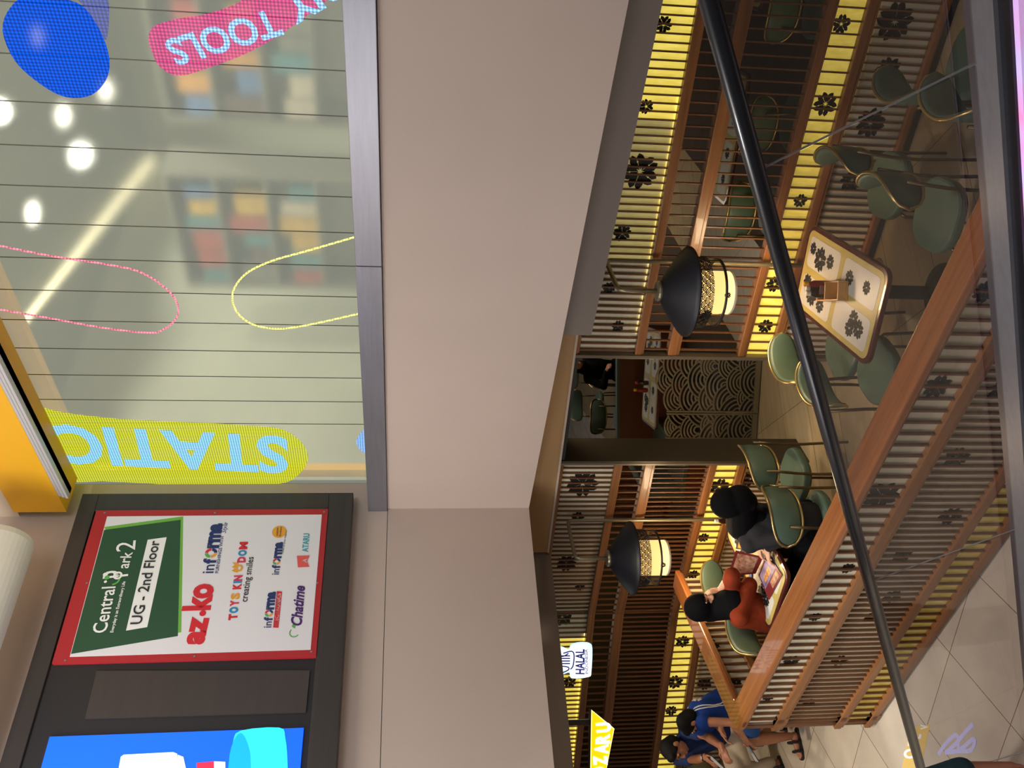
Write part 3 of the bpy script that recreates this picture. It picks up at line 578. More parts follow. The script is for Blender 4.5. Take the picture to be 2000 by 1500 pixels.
# polished cap with a rounded corner: outer corner near the partition origin
def cap_run(e, x0, x1, y0, y1, z0, z1): return MB().box(x0, x1, y0, y1, z0, z1)
mb = MB(); mb.box(.10, 7, -.035, .185, 1.25, 1.303); c1 = mb.build('cap_rail', M_cap, P1, bevel=.012, label='broad polished brown cap')
MB().box(.08, 7, -.015, .165, 1.225, 1.25).build('cap_mould', M_rail, P1, bevel=.006)
mb = MB(); mb.box(.10, 2.06, -.185, .035, 1.25, 1.303); mb.build('cap_rail', M_cap, P2, bevel=.012, label='polished brown cap')
MB().box(.08, 2.04, -.165, .015, 1.225, 1.25).build('cap_mould', M_rail, P2, bevel=.006)
def corner(z0, z1, ro, name, m, up=0):
    """rounded corner block joining the two runs, in the first run's frame"""
    q = radians(65.4+40.7); ux, uy = cos(q), sin(q); nx, ny = -uy, ux      # return direction and its outside normal, local to PT
    A = Vector((.12, -ro)); B = Vector((ux*.12+nx*ro, uy*.12+ny*ro)); C0 = Vector((0, 0))
    # outer corner point
    # line1: y=-ro ; line2: p.n = ro
    cx = (ro+ro*ny)/nx if abs(nx) > 1e-6 else 0; P = Vector((cx, -ro)); arc = []
    a = P+Vector((.13, 0)); b = P+Vector((ux, uy))*.13
    for i in range(9):
        t = i/8; arc.append(a*(1-t)**2+P*2*t*(1-t)+b*t*t)
    w = .22-.0
    ri = .185 if ro > .03 else .165
    in1 = Vector((a.x, ri)); in2 = b-Vector((nx, ny))*(ro+ri); Pin = Vector(((-ri-ri*0)/1, ri))
    k = (-ri-ri*ny)/nx if abs(nx) > 1e-6 else 0; Pin = Vector((k, ri)); 
    i1 = Pin+Vector((.05, 0)); i2 = Pin+Vector((ux, uy))*.05; iarc = [i1*(1-t)**2+Pin*2*t*(1-t)+i2*t*t for t in [j/6 for j in range(7)]]
    e1 = Vector((max(a.x, i1.x)+.02, -ro)); e1i = Vector((max(a.x, i1.x)+.02, ri)); l2 = max((b-P).length+0, .05)
    t2 = max(b.x*ux+b.y*uy, i2.x*ux+i2.y*uy)+.02; e2 = Vector((ux*t2+nx*ro, uy*t2+ny*ro)); e2i = Vector((ux*t2-nx*ri, uy*t2-ny*ri))
    poly = [e1]+arc+[e2, e2i]+iarc[::-1]+[e1i]
    return MB().slab([(p.x, p.y) for p in poly], z0, z1).build(name, m, P1, bevel=.010)
corner(1.25, 1.3035, .035, 'cap_corner', M_cap); corner(1.225, 1.25, .015, 'cap_mould', M_rail)
for z0, z1 in ((.87, .976), (.30, .389), (.02, .10)): corner(z0, z1, .02, 'rail', M_rail)
mb = MB()
for (a, b) in ((.02, 1.25),): mb.lathe([(.05, a), (.05, b)], 16, Matrix.Translation((.03, .045, 0)))
mb.build('corner_post', M_slat, P1, smooth=True)
flowers(P1, PT, [(1830, 755, 26), (1722, 968, 34), (1655, 1110, 14), (1592, 1205, 12), (1546, 1290, 15), (1501, 1362, 11), (1925, 570, 24), (1960, 760, 26), (1868, 893, 24), (1856, 1008, 22), (1762, 1085, 18), (1742, 1165, 18), (1703, 1205, 14), (1640, 1290, 16), (1580, 1372, 12)], y=.0235)
flowers(P2, RT, [(1438, 1332, 10), (1394, 1258, 12), (1452, 1385, 12)], y=-.1045)
strip(P1, PT, .1, 6.5, .021, .29, .35, GLOW, False)
# ================================================================ escalator balustrade with its handrail
h1, h2 = atd(1385, 0, 2.5), atd(1790, 1470, 5.6)
hv = Vector((h2.x-h1.x, h2.y-h1.y)); HL = hv.length; EF = Fr((h1.x, h1.y), math.degrees(atan2(hv.y, hv.x))); SLP = (h2.z-h1.z)/HL
def hz(x, drop=0): return h1.z+SLP*x-drop
eb = frame_empty('escalator_balustrade', EF, None); tag(eb, 'sloping glass escalator side with black rubber handrail crossing the foreground', 'escalator side', kind='thing')
X0, X1 = -1.6, 5.35
mb = MB(); Mt = Matrix.Translation((X0, 0, hz(X0))) @ Matrix.Rotation(-atan(SLP), 4, 'Y')
LL = (X1-X0)*sqrt(1+SLP*SLP); n = 20
mb.add([(x, .036*cos(2*pi*k/n), .031*sin(2*pi*k/n)) for x in (0, LL) for k in range(n)], [(k, (k+1)%n, n+(k+1)%n, n+k) for k in range(n)]+[tuple(range(n-1, -1, -1)), tuple(range(n, 2*n))], Mt)
mb.build('handrail', M_rubber, eb, smooth=True)
M_eglass = glassmat('tinted_glass', (.72, .70, .71), .045)
M_edge = mat('glass_edge', srgb(150, 150, 150), .2, emit=None)
un = Vector((sin(atan(-SLP)), cos(atan(-SLP))))
edges = [-1.55, .515, 2.70, 4.88, 5.3]
for a, b in zip(edges[:-1], edges[1:]):
    a += .004; b -= .004; t = .86; dx = -.40
    po = [(a, hz(a)-.02), (b, hz(b)-.02), (b+dx, hz(b+dx)-.86), (a+dx, hz(a+dx)-.86)]
    MB().prism(po, -.005, .005).build('glass_panel', M_eglass, eb)
    MB().tube([(po[1][0], 0, po[1][1]), (po[2][0], 0, po[2][1])], .0035, 6).build('panel_edge', M_edge, eb)
def slope_box(name, y0, y1, d0, d1, m, xa=X0, xb=X1): return MB().prism([(xa, hz(xa, d0)), (xb, hz(xb, d0)), (xb, hz(xb, d1)), (xa, hz(xa, d1))], y0, y1).build(name, m, eb)
slope_box('inner_decking', -.04, .135, .815, .86, M_alu); slope_box('brush_strip', .135, .20, .83, .88, M_rubber)
slope_box('lit_skirt', .20, .23, .84, 1.25, mat('skirt_glow', (.5, .55, 1), .4, emit=(.55, .5, 1), es=.5, noise=((2.6, 3, 3.2), .5, srgb(232, 110, 170))))
slope_box('outer_cladding', -.06, -.04, .82, 1.35, M_alu)
# ================================================================ tables
M_wine = mat('table_edge', srgb(78, 36, 30), .25, coat=.4); M_tgold = mat('table_gold', srgb(190, 172, 96), .4, noise=((8, 8, 8), .15, None)); M_twhite = mat('table_white', srgb(206, 204, 192), .4, noise=((6, 6, 6), .1, None))
def make_table(loc, ang, label):
    t = empty('dining_table', loc, radians(ang), label, 'table', 'dining tables')
    t.scale = (1.2, 1.2, 1.2)
    tt = MB().slab(rrect(1.12, .61, .08), .715, .745).build('tabletop', M_wine, t, bevel=.006, label='dark red rounded edge')
    MB().slab(rrect(1.06, .55, .06), .745, .7465).build('gold_inlay', M_tgold, tt)
    for sx in (-1, 1):
        for sy in (-1, 1):
            pl = [(p[0]+sx*.26, p[1]+sy*.133) for p in rrect(.46, .21, .035)]
            MB().slab(pl, .7465, .748).build('white_inlay', M_twhite, tt)
    for (x, y, r) in ((-.46, .16, .055), (-.33, .20, .05), (-.36, .11, .05), (.22, .2, .05), (.40, .17, .07), (.52, .1, .055), (-.44, -.17, .04), (-.16, -.16, .045), (.20, -.18, .045), (.38, -.15, .075), (.54, -.2, .04)):
        mb = MB(); ro = random.uniform(0, 1)
        for pl in petals(x*.8, y*.8, r*1.15, ro): mb.slab(pl, .748, .749)
        mb.build('flower_motif', M_black, tt)
    MB().lathe([(.20, 0), (.20, .015), (.06, .03), (.045, .06), (.045, .66), (.16, .70), (.16, .705)], 24).build('pedestal', mat('pedestal_black', srgb(14, 13, 13), .7), t, smooth=False)
    return t
T1 = make_table((.756, 6.41, .004), 65.5, 'flower patterned dining table under the front lantern, seen through the escalator glass')
T2 = make_table((-1.60, 7.97, .004), 58, 'flower patterned dining table with open menus between two women in headscarves')
# ================================================================ chairs (face +y)
def backbar(th): return Vector((.30*cos(th), .09+.30*sin(th)))
def make_chair():
    c = empty('dining_chair', (0, 0, .004), 0, 'x', 'chair', 'green vinyl chairs')
    MB().slab(rrect(.43, .42, .17, 8), .425, .485).build('seat', M_green, c, bevel=.018, smooth=False)
    mb = MB(); nu, nv = 26, 14; vs = []; fs = []
    for i in range(nu+1):
        u = -1+2*i/nu; th = -pi/2+u*.98; p = backbar(th); rd = Vector((cos(th), sin(th))); hh = max(.115*(1-abs(u)**3.2)**.5, .004); tk = .022*max((1-abs(u)**6), .15)
        for k in range(nv): a = 2*pi*k/nv; vs.append((p.x+rd.x*tk*cos(a), p.y+rd.y*tk*cos(a), .80+hh*sin(a)))
    for i in range(nu):
        for k in range(nv): fs.append((i*nv+k, i*nv+(k+1)%nv, (i+1)*nv+(k+1)%nv, (i+1)*nv+k))
    bkr = mb.add(vs, fs).build('backrest', M_green, c, smooth=True)
    pts = []
    for sg in (1, -1):
        for i in range(25):
            u = (-1+2*i/24)*sg; th = -pi/2+u*.98; p = backbar(th); rd = Vector((cos(th), sin(th))); hh = .117*max(1-abs(u)**3.2, 0)**.5
            pts.append((p.x+rd.x*.012, p.y+rd.y*.012, .80+sg*hh))
    MB().tube(pts, .0085, 8, closed=True).build('back_trim', M_gtrim, bkr, smooth=True, label='brass edge band')
    for s in (-1, 1):
        MB().tube([(s*.15, .15, .43), (s*.17, .17, .40), (s*.185, .19, .0)], .011, 8).build('leg', M_bronze, c, smooth=True)
        MB().tube([(s*.185, -.20, 0), (s*.175, -.185, .40), (s*.17, -.19, .55), (s*.165, -.215, .80)], .011, 8).build('leg', M_bronze, c, smooth=True)
    MB().tube([(a, b, .418) for a, b in rrect(.36, .35, .13, 6)], .010, 8, closed=True).build('seat_ring', M_bronze, c, smooth=True)
    c.scale = (1.2, 1.2, 1.2); return c
def fa(dx, dy): return atan2(dy, dx)-pi/2          # rotation that faces (dx,dy)
CH0 = make_chair(); first = True
def chair(x, y, rz, label, group='green vinyl chairs'):
    global first
    if first:
        first = False; CH0.location = (x, y, .004); CH0.rotation_euler[2] = rz; CH0['label'] = label; CH0['group'] = group; return CH0
    return dup(CH0, (x, y, .004), rz, label, group)
chair(1.56, 6.277, fa(-.93, .36), 'green chair on the right side of the front table, nearer the lattice wall')
chair(1.21, 5.64, fa(-.90, .43), 'green chair on the right side of the front table, nearest the partition')
chair(.331, 6.95, fa(.72, -.69), 'green chair on the left side of the front table, nearest the wave pattern doors')
chair(.139, 6.405, fa(.80, -.60), 'green chair on the left side of the front table, its back crossed by the handrail')
chair(2.135, 5.278, fa(.85, -.52), 'green chair by the right edge, its back nearest the lattice wall')
chair(1.86, 4.734, fa(.80, -.60), 'green chair by the right edge, its back low beside the metal decking')
chair(-1.197, 7.373, fa(-.62, .78), 'green chair the woman in the grey blazer sits on')
chair(-.85, 7.86, fa(-.80, .60), 'empty green chair between the dark door jamb and the woman in the grey blazer')
chair(-2.23, 7.91, fa(.84, -.54), 'green chair the woman in the rust blouse sits on')
chair(-1.93, 8.66, fa(.88, -.48), 'empty green chair behind the woman in the rust blouse, by the lattice wall')
for k, (x, y, a) in enumerate(((1122, 730, (-.1, -1)), (1129, 790, (.15, -1)), (1163, 812, (.1, 1)))):
    p = atz(x, y, .96); chair(p.x, p.y, fa(*a), ('green chair far inside, upper right in the doorway gap', 'green chair far inside, upper left in the doorway gap', 'green chair far inside, lower left in the doorway gap, above the divider ledge')[k], 'chairs in the inner dining room')
for k, (s, y, a) in enumerate(((4.6, 1.2, .1), (5.5, 1.2, -.2), (6.5, 1.3, .2), (7.6, 1.3, -.1))):
    q = WL.w(s, y, 0); chair(q.x, q.y, WL.a+a, 'green chair glimpsed behind the slats of the right lattice wall', 'chairs behind the lattice wall')
for k, (s, y) in enumerate(((5.1, 2.0), (7.0, 2.2))):
    q = WL.w(s, y, .004); dup(T1, q, WL.a+.1, 'patterned table glimpsed behind the slats of the right lattice wall', 'tables behind the lattice wall')
# ================================================================ inner room seen through the opening
q = WL.w(5.6, 2.5, 2.8); lamp('inner_room_light', 'AREA', q, 2, WARM, 3, 1, (q.x, q.y, 0)); q = WL.w(1.4, 6.5, 2.9); lamp('inner_room_light', 'AREA', q, 45, WARM, 2.5, 2, (q.x, q.y, 0)); q = WL.w(-1.2, 2.2, 2.8); lamp('inner_room_light', 'AREA', q, 14, WARM, 3, 1, (q.x, q.y, 0))
M_redw = mat('red_brown_panel', srgb(110, 56, 30), .4, noise=((2, 2, 20), .2, None)); M_bench = mat('dark_green_seat', srgb(72, 84, 72), .45)
bz = [atz(1205, 697, 1.06), atz(1205, 812, 1.06)]
bp = empty('booth_divider', ((bz[0].x+bz[1].x)/2, (bz[0].y+bz[1].y)/2, 0), atan2(bz[0].y-bz[1].y, bz[0].x-bz[1].x), 'red brown booth divider with a dark green top ledge beyond the doorway', 'booth divider')
wdt = (bz[0]-bz[1]).length/2+.5
MB().box(-wdt, wdt, 0, .08, 0, 1.02).build('board', M_redw, bp); MB().box(-wdt, wdt, -.01, .10, 1.02, 1.06).build('ledge', M_bench, bp)
p = atz(1275, 752, .9); tb = dup(T1, (p.x+.1, p.y+.1, .004), radians(-10), 'patterned table beyond the wave doors with sauce bottles on it', 'dining tables')
p = atz(1240, 838, .9); bn = empty('booth_bench', (p.x-.35, p.y-.25, 0), radians(70), 'dark green upholstered booth bench at the left of the doorway', 'bench')
MB().box(-.8, .8, -.25, .2, 0, .42).build('base', M_redw, bn); MB().box(-.8, .8, -.27, .2, .42, .50).build('seat_cushion', M_bench, bn, bevel=.02); MB().box(-.8, .8, .2, .32, .42, .98).build('back_cushion', M_bench, bn, bevel=.03)
p = atz(1195, 845, 1.0); cb = empty('slatted_cabinet', (p.x-.68, p.y+.3, 0), radians(12), 'slatted wooden cabinet beside the booth bench, beyond the left jamb', 'cabinet')
MB().box(-.7, .55, 0, .4, 0, 1.3).build('body', M_redw, cb); mb = MB()
for i in range(13): mb.box(-.66+i*.09, -.62+i*.09, -.02, 0, .1, 1.2)
mb.build('slat_screen', M_rail, cb); MB().box(-.7, .55, -.03, .42, 1.3, 1.35).build('top', M_rail, cb)
def bottle(x, y, z, h, r, body, capc, label, name='sauce_bottle', group='sauce bottles'):
    e = empty(name, (x, y, z), 0, label, 'bottle', group); e.scale = (1.15, 1.15, 1.15)
    MB().lathe([(r*.9, 0), (r, .01), (r, h*.62), (r*.55, h*.78), (r*.45, h*.85)], 16).build('body', body, e, smooth=True)
    MB().lathe([(r*.55, h*.83), (r*.6, h*.86), (r*.6, h), (r*.3, h*1.02), (0, h*1.02)], 14).build('cap', capc, e)
    return e
SOY = mat('soy_dark', srgb(40, 18, 12), .15, coat=.5); CHI = mat('chilli_red', srgb(130, 30, 14), .25); WCAP = mat('white_cap', srgb(226, 220, 206), .4); YCAP = mat('yellow_cap', srgb(244, 178, 20), .4); RCAP = mat('red_cap', srgb(190, 30, 24), .4)
p = atz(1262, 762, .92)
bottle(p.x, p.y, .908, .16, .03, CHI, YCAP, 'yellow capped bottle on the table beyond the wave doors'); bottle(p.x+.1, p.y-.03, .908, .15, .03, SOY, RCAP, 'red capped bottle on the table beyond the wave doors')
# seated customer far inside
# wave pattern doors
M_wave = mat('wave_metal', srgb(128, 116, 92), .4, .4); M_wback = mat('wave_back', srgb(26, 24, 22), .6)
dA, dB = atz(1478, 858, .0), atz(1489, 693, .0); DF = Fr((dA.x, dA.y), math.degrees(atan2(dB.y-dA.y, dB.x-dA.x))); DW = (dB-dA).length+.04; SPX = DF.hit(1482, 807)[0]
def wave_leaf(x0, x1, label):
    e = frame_empty('swing_door', DF, None); tag(e, label, 'door', 'wave pattern swing doors', 'thing')
    R = .21; mb = MB(); rows = 13; top = 1.20; dzr = R*.52; cs = []
    for j in range(rows+2):
        z = .07+j*dzr-R*.3; off = (j % 2)*R
        for i in range(-1, int((x1-x0)/(2*R))+3): cs.append((x0+off+i*2*R-.05, z, j))
    rnd = random.Random(int(x0*100)+3); cs = [(a+rnd.uniform(-.05, .05), b+rnd.uniform(-.03, .03), k, R*rnd.uniform(.8, 1.25)) for a, b, k in cs]
    for (cx, cz, j, Rr) in cs:
        if cz+Rr > top+.10: continue
        low = [(a, b, r) for a, b, k, r in cs if k < j and abs(a-cx) < 3*R and cz-b < 4*dzr]
        nr = 5
        for rr in [Rr*.985*(1-q/nr) for q in range(nr)]:
            run = []
            for i in range(49):
                a = pi*i/48*1.3-.15*pi; x, z = cx+rr*cos(a), cz+rr*sin(a)
                ok = x0+.01 < x < x1-.01 and .07 < z and all((x-a_)**2+(z-b_)**2 > r_*r_ for a_, b_, r_ in low)
                if ok: run.append((x, 0, z))
                if (not ok or i == 48):
                    if len(run) > 2: mb.tube(run, .0115, 5)
                    run = []
    mb.build('wave_grille', M_wave, e)
    MB().box(x0, x1, -.03, .03, .02, .075).build('bottom_rail', M_wave, e); MB().box(x0, x0+.018, -.02, .02, .075, 1.14).build('stile', M_wave, e); MB().box(x1-.018, x1, -.02, .02, .075, 1.14).build('stile', M_wave, e)
    MB().box(x0+.02, x1-.02, .012, .018, .075, .52).build('backing_sheet', M_wback, e)
    return e
wave_leaf(0, SPX-.006, 'left leaf of the low wave pattern metal doors, beside the dark jamb'); wave_leaf(SPX+.006, DW, 'right leaf of the low wave pattern metal doors, the wider one')
# ================================================================ lanterns
M_lcap = mat('lantern_cap', srgb(28, 28, 34), .5, noise=((40, 40, 40), .15, None)); M_pole = mat('pole_metal', srgb(150, 138, 112), .32, .6)
M_paper = mat('lantern_paper', srgb(255, 214, 140), .6, emit=srgb(255, 216, 140), es=1.75); M_shell = glassmat('smoky_shell', (.95, .91, .84), .03); SHN = M_shell.node_tree; fm = SHN.nodes.new('ShaderNodeMixShader'); fm.inputs[0].default_value = .26; df = SHN.nodes.new('ShaderNodeBsdfDiffuse'); df.inputs[0].default_value = (*srgb(150, 128, 96), 1); lk = SHN.nodes['Material Output'].inputs[0].links[0]; src = lk.from_socket; SHN.links.new(src, fm.inputs[1]); SHN.links.new(df.outputs[0], fm.inputs[2]); SHN.links.new(fm.outputs[0], SHN.nodes['Material Output'].inputs[0])
def lantern(loc, label):
    e = empty('lantern_lamp', loc, WL.a, label, 'lamp', 'standing lanterns')
    A = -.56
    MB().tube([(0, 0, 0), (0, 0, 1.2), (0, 0, 2.47), (0, -.015, 2.50), (0, -.05, 2.512), (0, A+.06, 2.512), (0, A+.015, 2.50), (0, A, 2.46), (0, A, 2.17)], .02, 12).build('pole', M_pole, e, smooth=True)
    MB().lathe([(.09, 0), (.09, .012), (.02, .02)], 20).build('foot_plate', M_pole, e)
    T = Matrix.Translation((0, A, 0))
    MB().lathe([(0, 2.19), (.08, 2.19), (.085, 2.175), (.08, 2.16), (0, 2.16)], 24, T).build('flange', M_pole, e)
    MB().lathe([(0, 2.166), (.07, 2.162), (.16, 2.112), (.27, 2.03), (.345, 1.972), (.372, 1.945), (.372, 1.932), (.35, 1.94), (.25, 2.0), (.1, 2.02), (0, 2.02)], 48, T).build('shade_cap', M_lcap, e, smooth=True, label='black conical cap')
    MB().lathe([(0, 1.985), (.178, 1.985), (.178, 1.580), (.172, 1.573), (0, 1.573)], 40, T).build('paper_drum', M_paper, e, label='glowing paper drum')
    MB().lathe([(.177, 1.59), (.184, 1.580), (.178, 1.568), (.166, 1.568)], 40, T, cap=False).build('rim', WCAP, e)
    MB().lathe([(.285, 1.99), (.27, 1.70)], 48, T, cap=False).build('outer_shell', M_shell, e, smooth=True, label='smoky clear outer shell')
    MB().lathe([(.262, 1.70), (.28, 1.705), (.282, 1.685), (.262, 1.68), (.262, 1.70)], 48, T, cap=False).build('ring', M_dark, e, smooth=True)
    mb = MB(); R = .035; N = 26
    for j in range(4):
        for i in range(N):
            c = 2*pi*(i+.5*(j % 2))/N; z0 = 1.80+j*.03
            for rr in (R, R*.66, R*.33):
                mb.tube([(.287*cos(c+rr*cos(a)/.287), A+.287*sin(c+rr*cos(a)/.287), z0+rr*sin(a)) for a in [pi*q/6 for q in range(7)]], .0042, 4)
    mb.build('fretwork', M_lcap, e)
    for (c, z, r, rad) in ((-1.75, 1.835, .045, .29), (-1.2, 1.65, .028, .181), (-2.5, 1.65, .028, .181)):
        mb = MB()
        for pl in petals(0, 0, r, .3): mb.add([(rad*cos(c+x/rad), A+rad*sin(c+x/rad), z+zz) for x, zz in pl], [tuple(range(len(pl)))])
        mb.build('flower_motif', M_black, e)
    for s in (-1, 1): MB().tube([(.276*sin(s*1.7), A-.276*cos(1.7), 1.99), (.272*sin(s*1.7), A-.272*cos(1.7), 1.69)], .006, 6).build('stay', M_dark, e)
    l = bpy.data.lights.new('lantern_bulb', 'POINT'); l.energy = 30; l.color = (1, .76, .46); l.shadow_soft_size = .12; o = bpy.data.objects.new('lantern_bulb', l); COL.objects.link(o); o.parent = e; o.location = (0, A, 1.5)
    return e
q1 = WL.w(4.606, -.1, .004); q2 = WL.w(1.557, -.1, .004)
lantern(q1, 'black capped standing lantern over the front table, the larger one at right'); lantern(q2, 'black capped standing lantern over the table of the two women')
# ================================================================ things on the tables
M_tray = mat('tray_wood', srgb(206, 156, 82), .4, noise=((4, 20, 20), .2, None))
def tray(x, y, z, rz, label):
    e = empty('condiment_box', (x, y, z), rz, label, 'box', 'condiment boxes'); e.scale = (1.15, 1.15, 1.15)
    MB().box(-.15, .15, -.065, .065, 0, .012).build('base', M_tray, e)
    MB().box(-.15, .15, -.065, -.055, .012, .07).box(-.15, .15, .055, .065, .012, .07).box(-.15, -.14, -.055, .055, .012, .07).box(.14, .15, -.055, .055, .012, .07).build('side_panel', M_tray, e, bevel=.002)
    MB().box(.02, .03, -.055, .055, .012, .10).build('divider', M_tray, e)
    return e
def onT(t, x, y, z=.75): a = t.rotation_euler[2]; x *= .95; y *= .9; return (t.location.x+x*cos(a)-y*sin(a), t.location.y+x*sin(a)+y*cos(a), .004+z*1.2)
a1 = T1.rotation_euler[2]; p = onT(T1, -.02, .0)
tray(*p, a1+.35+pi, 'wooden condiment box standing on the front table')
def tp(dx, dy, z=.765): q = onT(T1, -.02+dx, dy, z); return q
bottle(*tp(.07, .05), .17, .026, SOY, WCAP, 'dark sauce bottle with white cap in the front table box, nearer the wall'); bottle(*tp(.12, .02), .16, .026, SOY, WCAP, 'dark sauce bottle with white cap in the front table box, middle one')
bottle(*tp(.10, -.03), .19, .024, CHI, YCAP, 'red chilli bottle with round yellow cap in the front table box')
e = empty('menu_card', tp(.03, .0), a1+.2, 'small brown menu leaflet standing in the front table box', 'menu'); MB().box(-.003, .003, -.035, .035, 0, .11).build('sheet', mat('leaflet', srgb(150, 110, 84), .5, noise=((9, 9, 9), .4, None)), e)
a2 = T2.rotation_euler[2]; p = onT(T2, .56, -.05); tray(*p, a2+pi/2, 'wooden condiment box at the wall end of the women\'s table')
bottle(*onT(T2, .56, .06, .765), .17, .026, SOY, WCAP, 'dark sauce bottle with white cap at the wall end of the women\'s table'); bottle(*onT(T2, .55, -.1, .765), .18, .024, CHI, YCAP, 'yellow capped bottle at the wall end of the women\'s table')
e = empty('table_card', onT(T2, .50, -.16), a2+.3, 'upright printed card on the women\'s table behind the grey blazer woman\'s head', 'card'); MB().box(-.06, .06, -.004, .004, 0, .30).build('sheet', mat('card_dark', srgb(60, 44, 40), .4, noise=((14, 14, 14), .6, srgb(150, 110, 100))), e); MB().box(-.065, .065, -.03, .03, 0, .012).build('foot', M_dark, e)
MENU = mat('menu_wine', srgb(112, 40, 42), .35); MENUP = mat('menu_photo', srgb(206, 170, 140), .35, noise=((22, 22, 22), .6, srgb(120, 60, 40))); LAV = mat('menu_lavender', srgb(178, 160, 190), .35, noise=((12, 12, 12), .4, srgb(90, 70, 120))); FOOD = mat('menu_food', srgb(250, 190, 70), .35, noise=((30, 30, 30), .7, srgb(150, 60, 40))); MBK = mat('menu_black', srgb(44, 42, 40), .35)
# open standing menu: pages meet at a spine
def menu_page(e, name, A, B, C, D, m, pic=None, picm=None):
    A, B, C, D = map(Vector, (A, B, C, D)); n = (B-A).cross(D-A).normalized()*.002
    MB().add([A-n, B-n, C-n, D-n, A+n, B+n, C+n, D+n], [(0, 1, 2, 3), (7, 6, 5, 4), (0, 4, 5, 1), (1, 5, 6, 2), (2, 6, 7, 3), (3, 7, 4, 0)]).build(name, m, e)
    for (u0, u1, v0, v1, pm) in pic or ():
        P = lambda u, v: A*(1-u)*(1-v)+B*u*(1-v)+C*u*v+D*(1-u)*v
        for sg in (-1.6, 1.6): MB().add([P(u0, v0)+n*sg, P(u1, v0)+n*sg, P(u1, v1)+n*sg, P(u0, v1)+n*sg], [(0, 1, 2, 3)]).build('picture', pm, e)
s0 = atz(1491, 1088, .91); s1 = atz(1437, 1075, 1.13); s2 = atz(1421, 1126, 1.13); s3 = atz(1476, 1120, .91)
e = empty('menu_book', s0, 0, 'open wine red menu book with lavender photo page on the women\'s table', 'menu')
rel = lambda p: tuple(Vector(p)-s0)
t0, t1, t2, t3 = atz(1498, 1080, .925), atz(1482, 1123, .925), atz(1502, 1172, .908), atz(1528, 1123, .908)
menu_page(e, 'page', rel(s0), rel(s1), rel(s2), rel(s3), MENU, [(.15, .9, .08, .9, MENUP), ])
menu_page(e, 'page', rel(t0), rel(t1), rel(t2), rel(t3), MENU, [(.06, .94, .08, .62, LAV), (.3, .8, .3, .5, FOOD), (.1, .6, .68, .92, MENUP)])
m0 = atz(1447, 1020, .908); e = empty('menu_book', m0, 0, 'black menu book with bright food photos lying before the woman in the grey blazer', 'menu'); rel2 = lambda p: tuple(Vector(p)-m0)
menu_page(e, 'page', rel2(atz(1452, 1022, .909)), rel2(atz(1437, 1072, .909)), rel2(atz(1470, 1076, .914)), rel2(atz(1476, 1040, .914)), MBK, [(.2, .95, .1, .85, FOOD)])
p = atz(1467, 1128, .905); e = empty('phone', p, a2+.5, 'blue screened phone lying on the women\'s table', 'phone'); MB().box(-.037, .037, -.075, .075, 0, .009).build('body', M_dark, e, bevel=.004); MB().box(-.033, .033, -.07, .07, .009, .0095).build('screen', mat('phone_glow', srgb(80, 100, 150), .3, emit=srgb(80, 100, 150), es=.6), e)
# ================================================================ people
def skin(n, r, g, b): return mat(n, srgb(r, g, b), .5, noise=((7, 7, 7), .08, None))
SK1 = skin('skin_light', 214, 160, 128); SK2 = skin('skin_tan', 176, 118, 86); SK3 = skin('skin_brown', 150, 98, 70)
def cloth(n, r, g, b, a=.15): return mat(n, srgb(r, g, b), .9, spec=.15, noise=((9, 9, 9), a, None), bump=.25)
def ik(a, c, l1, l2, pole):
    a = Vector(a); c = Vector(c); d = c-a; L = min(d.length, (l1+l2)*.995); d.normalize(); c = a+d*L
    x = (l1*l1-l2*l2+L*L)/(2*L); h = sqrt(max(l1*l1-x*x, 0)); p = Vector(pole); p = (p-d*p.dot(d)).normalized(); return a+d*x+p*h, c
def rotm(yaw, pitch, roll=0): return Matrix.Rotation(yaw, 3, 'Z') @ Matrix.Rotation(-pitch, 3, 'X') @ Matrix.Rotation(roll, 3, 'Y')   # faces +y; pitch>0 looks down
def hand(mb, w, d, n, side, curl=.5, s=1):
    """palm from the wrist w along d, n = back of the hand; side=+1 thumb on d x n"""
    w = Vector(w); d = unit(d); n = Vector(n); n = (n-d*n.dot(d)).normalized(); t = d.cross(n)*side
    mb.ell(w+d*.045*s, (.04*s, .05*s, .015*s), R=Matrix((t, d, n)).transposed()); mb.cap(w-d*.02, w+d*.03*s, .024*s, .026*s)
    for i, (off, l) in enumerate(((.030, .068), (.010, .076), (-.010, .070), (-.029, .055))):
        b = w+d*.085*s+t*off*s; d1 = (d*cos(curl*.6)-n*sin(curl*.6)); d2 = (d*cos(curl*1.6)-n*sin(curl*1.6))
        m = b+d1*l*.5*s; e = m+d2*l*.5*s; mb.cap(w+d*.05*s+t*off*.8*s, b, .010*s, .0095*s, 8); mb.cap(b, m, .0095*s, .0085*s, 8); mb.cap(m, e, .0085*s, .007*s, 8)
    b = w+d*.025*s+t*.036*s; m = b+(d*.6+t*.7-n*.25).normalized()*.035*s; e = m+(d*.9+t*.1-n*.4).normalized()*.032*s
    mb.cap(w+d*.02*s+t*.02*s, b, .013*s, .012*s, 8); mb.cap(b, m, .012*s, .0105*s, 8); mb.cap(m, e, .0105*s, .008*s, 8)
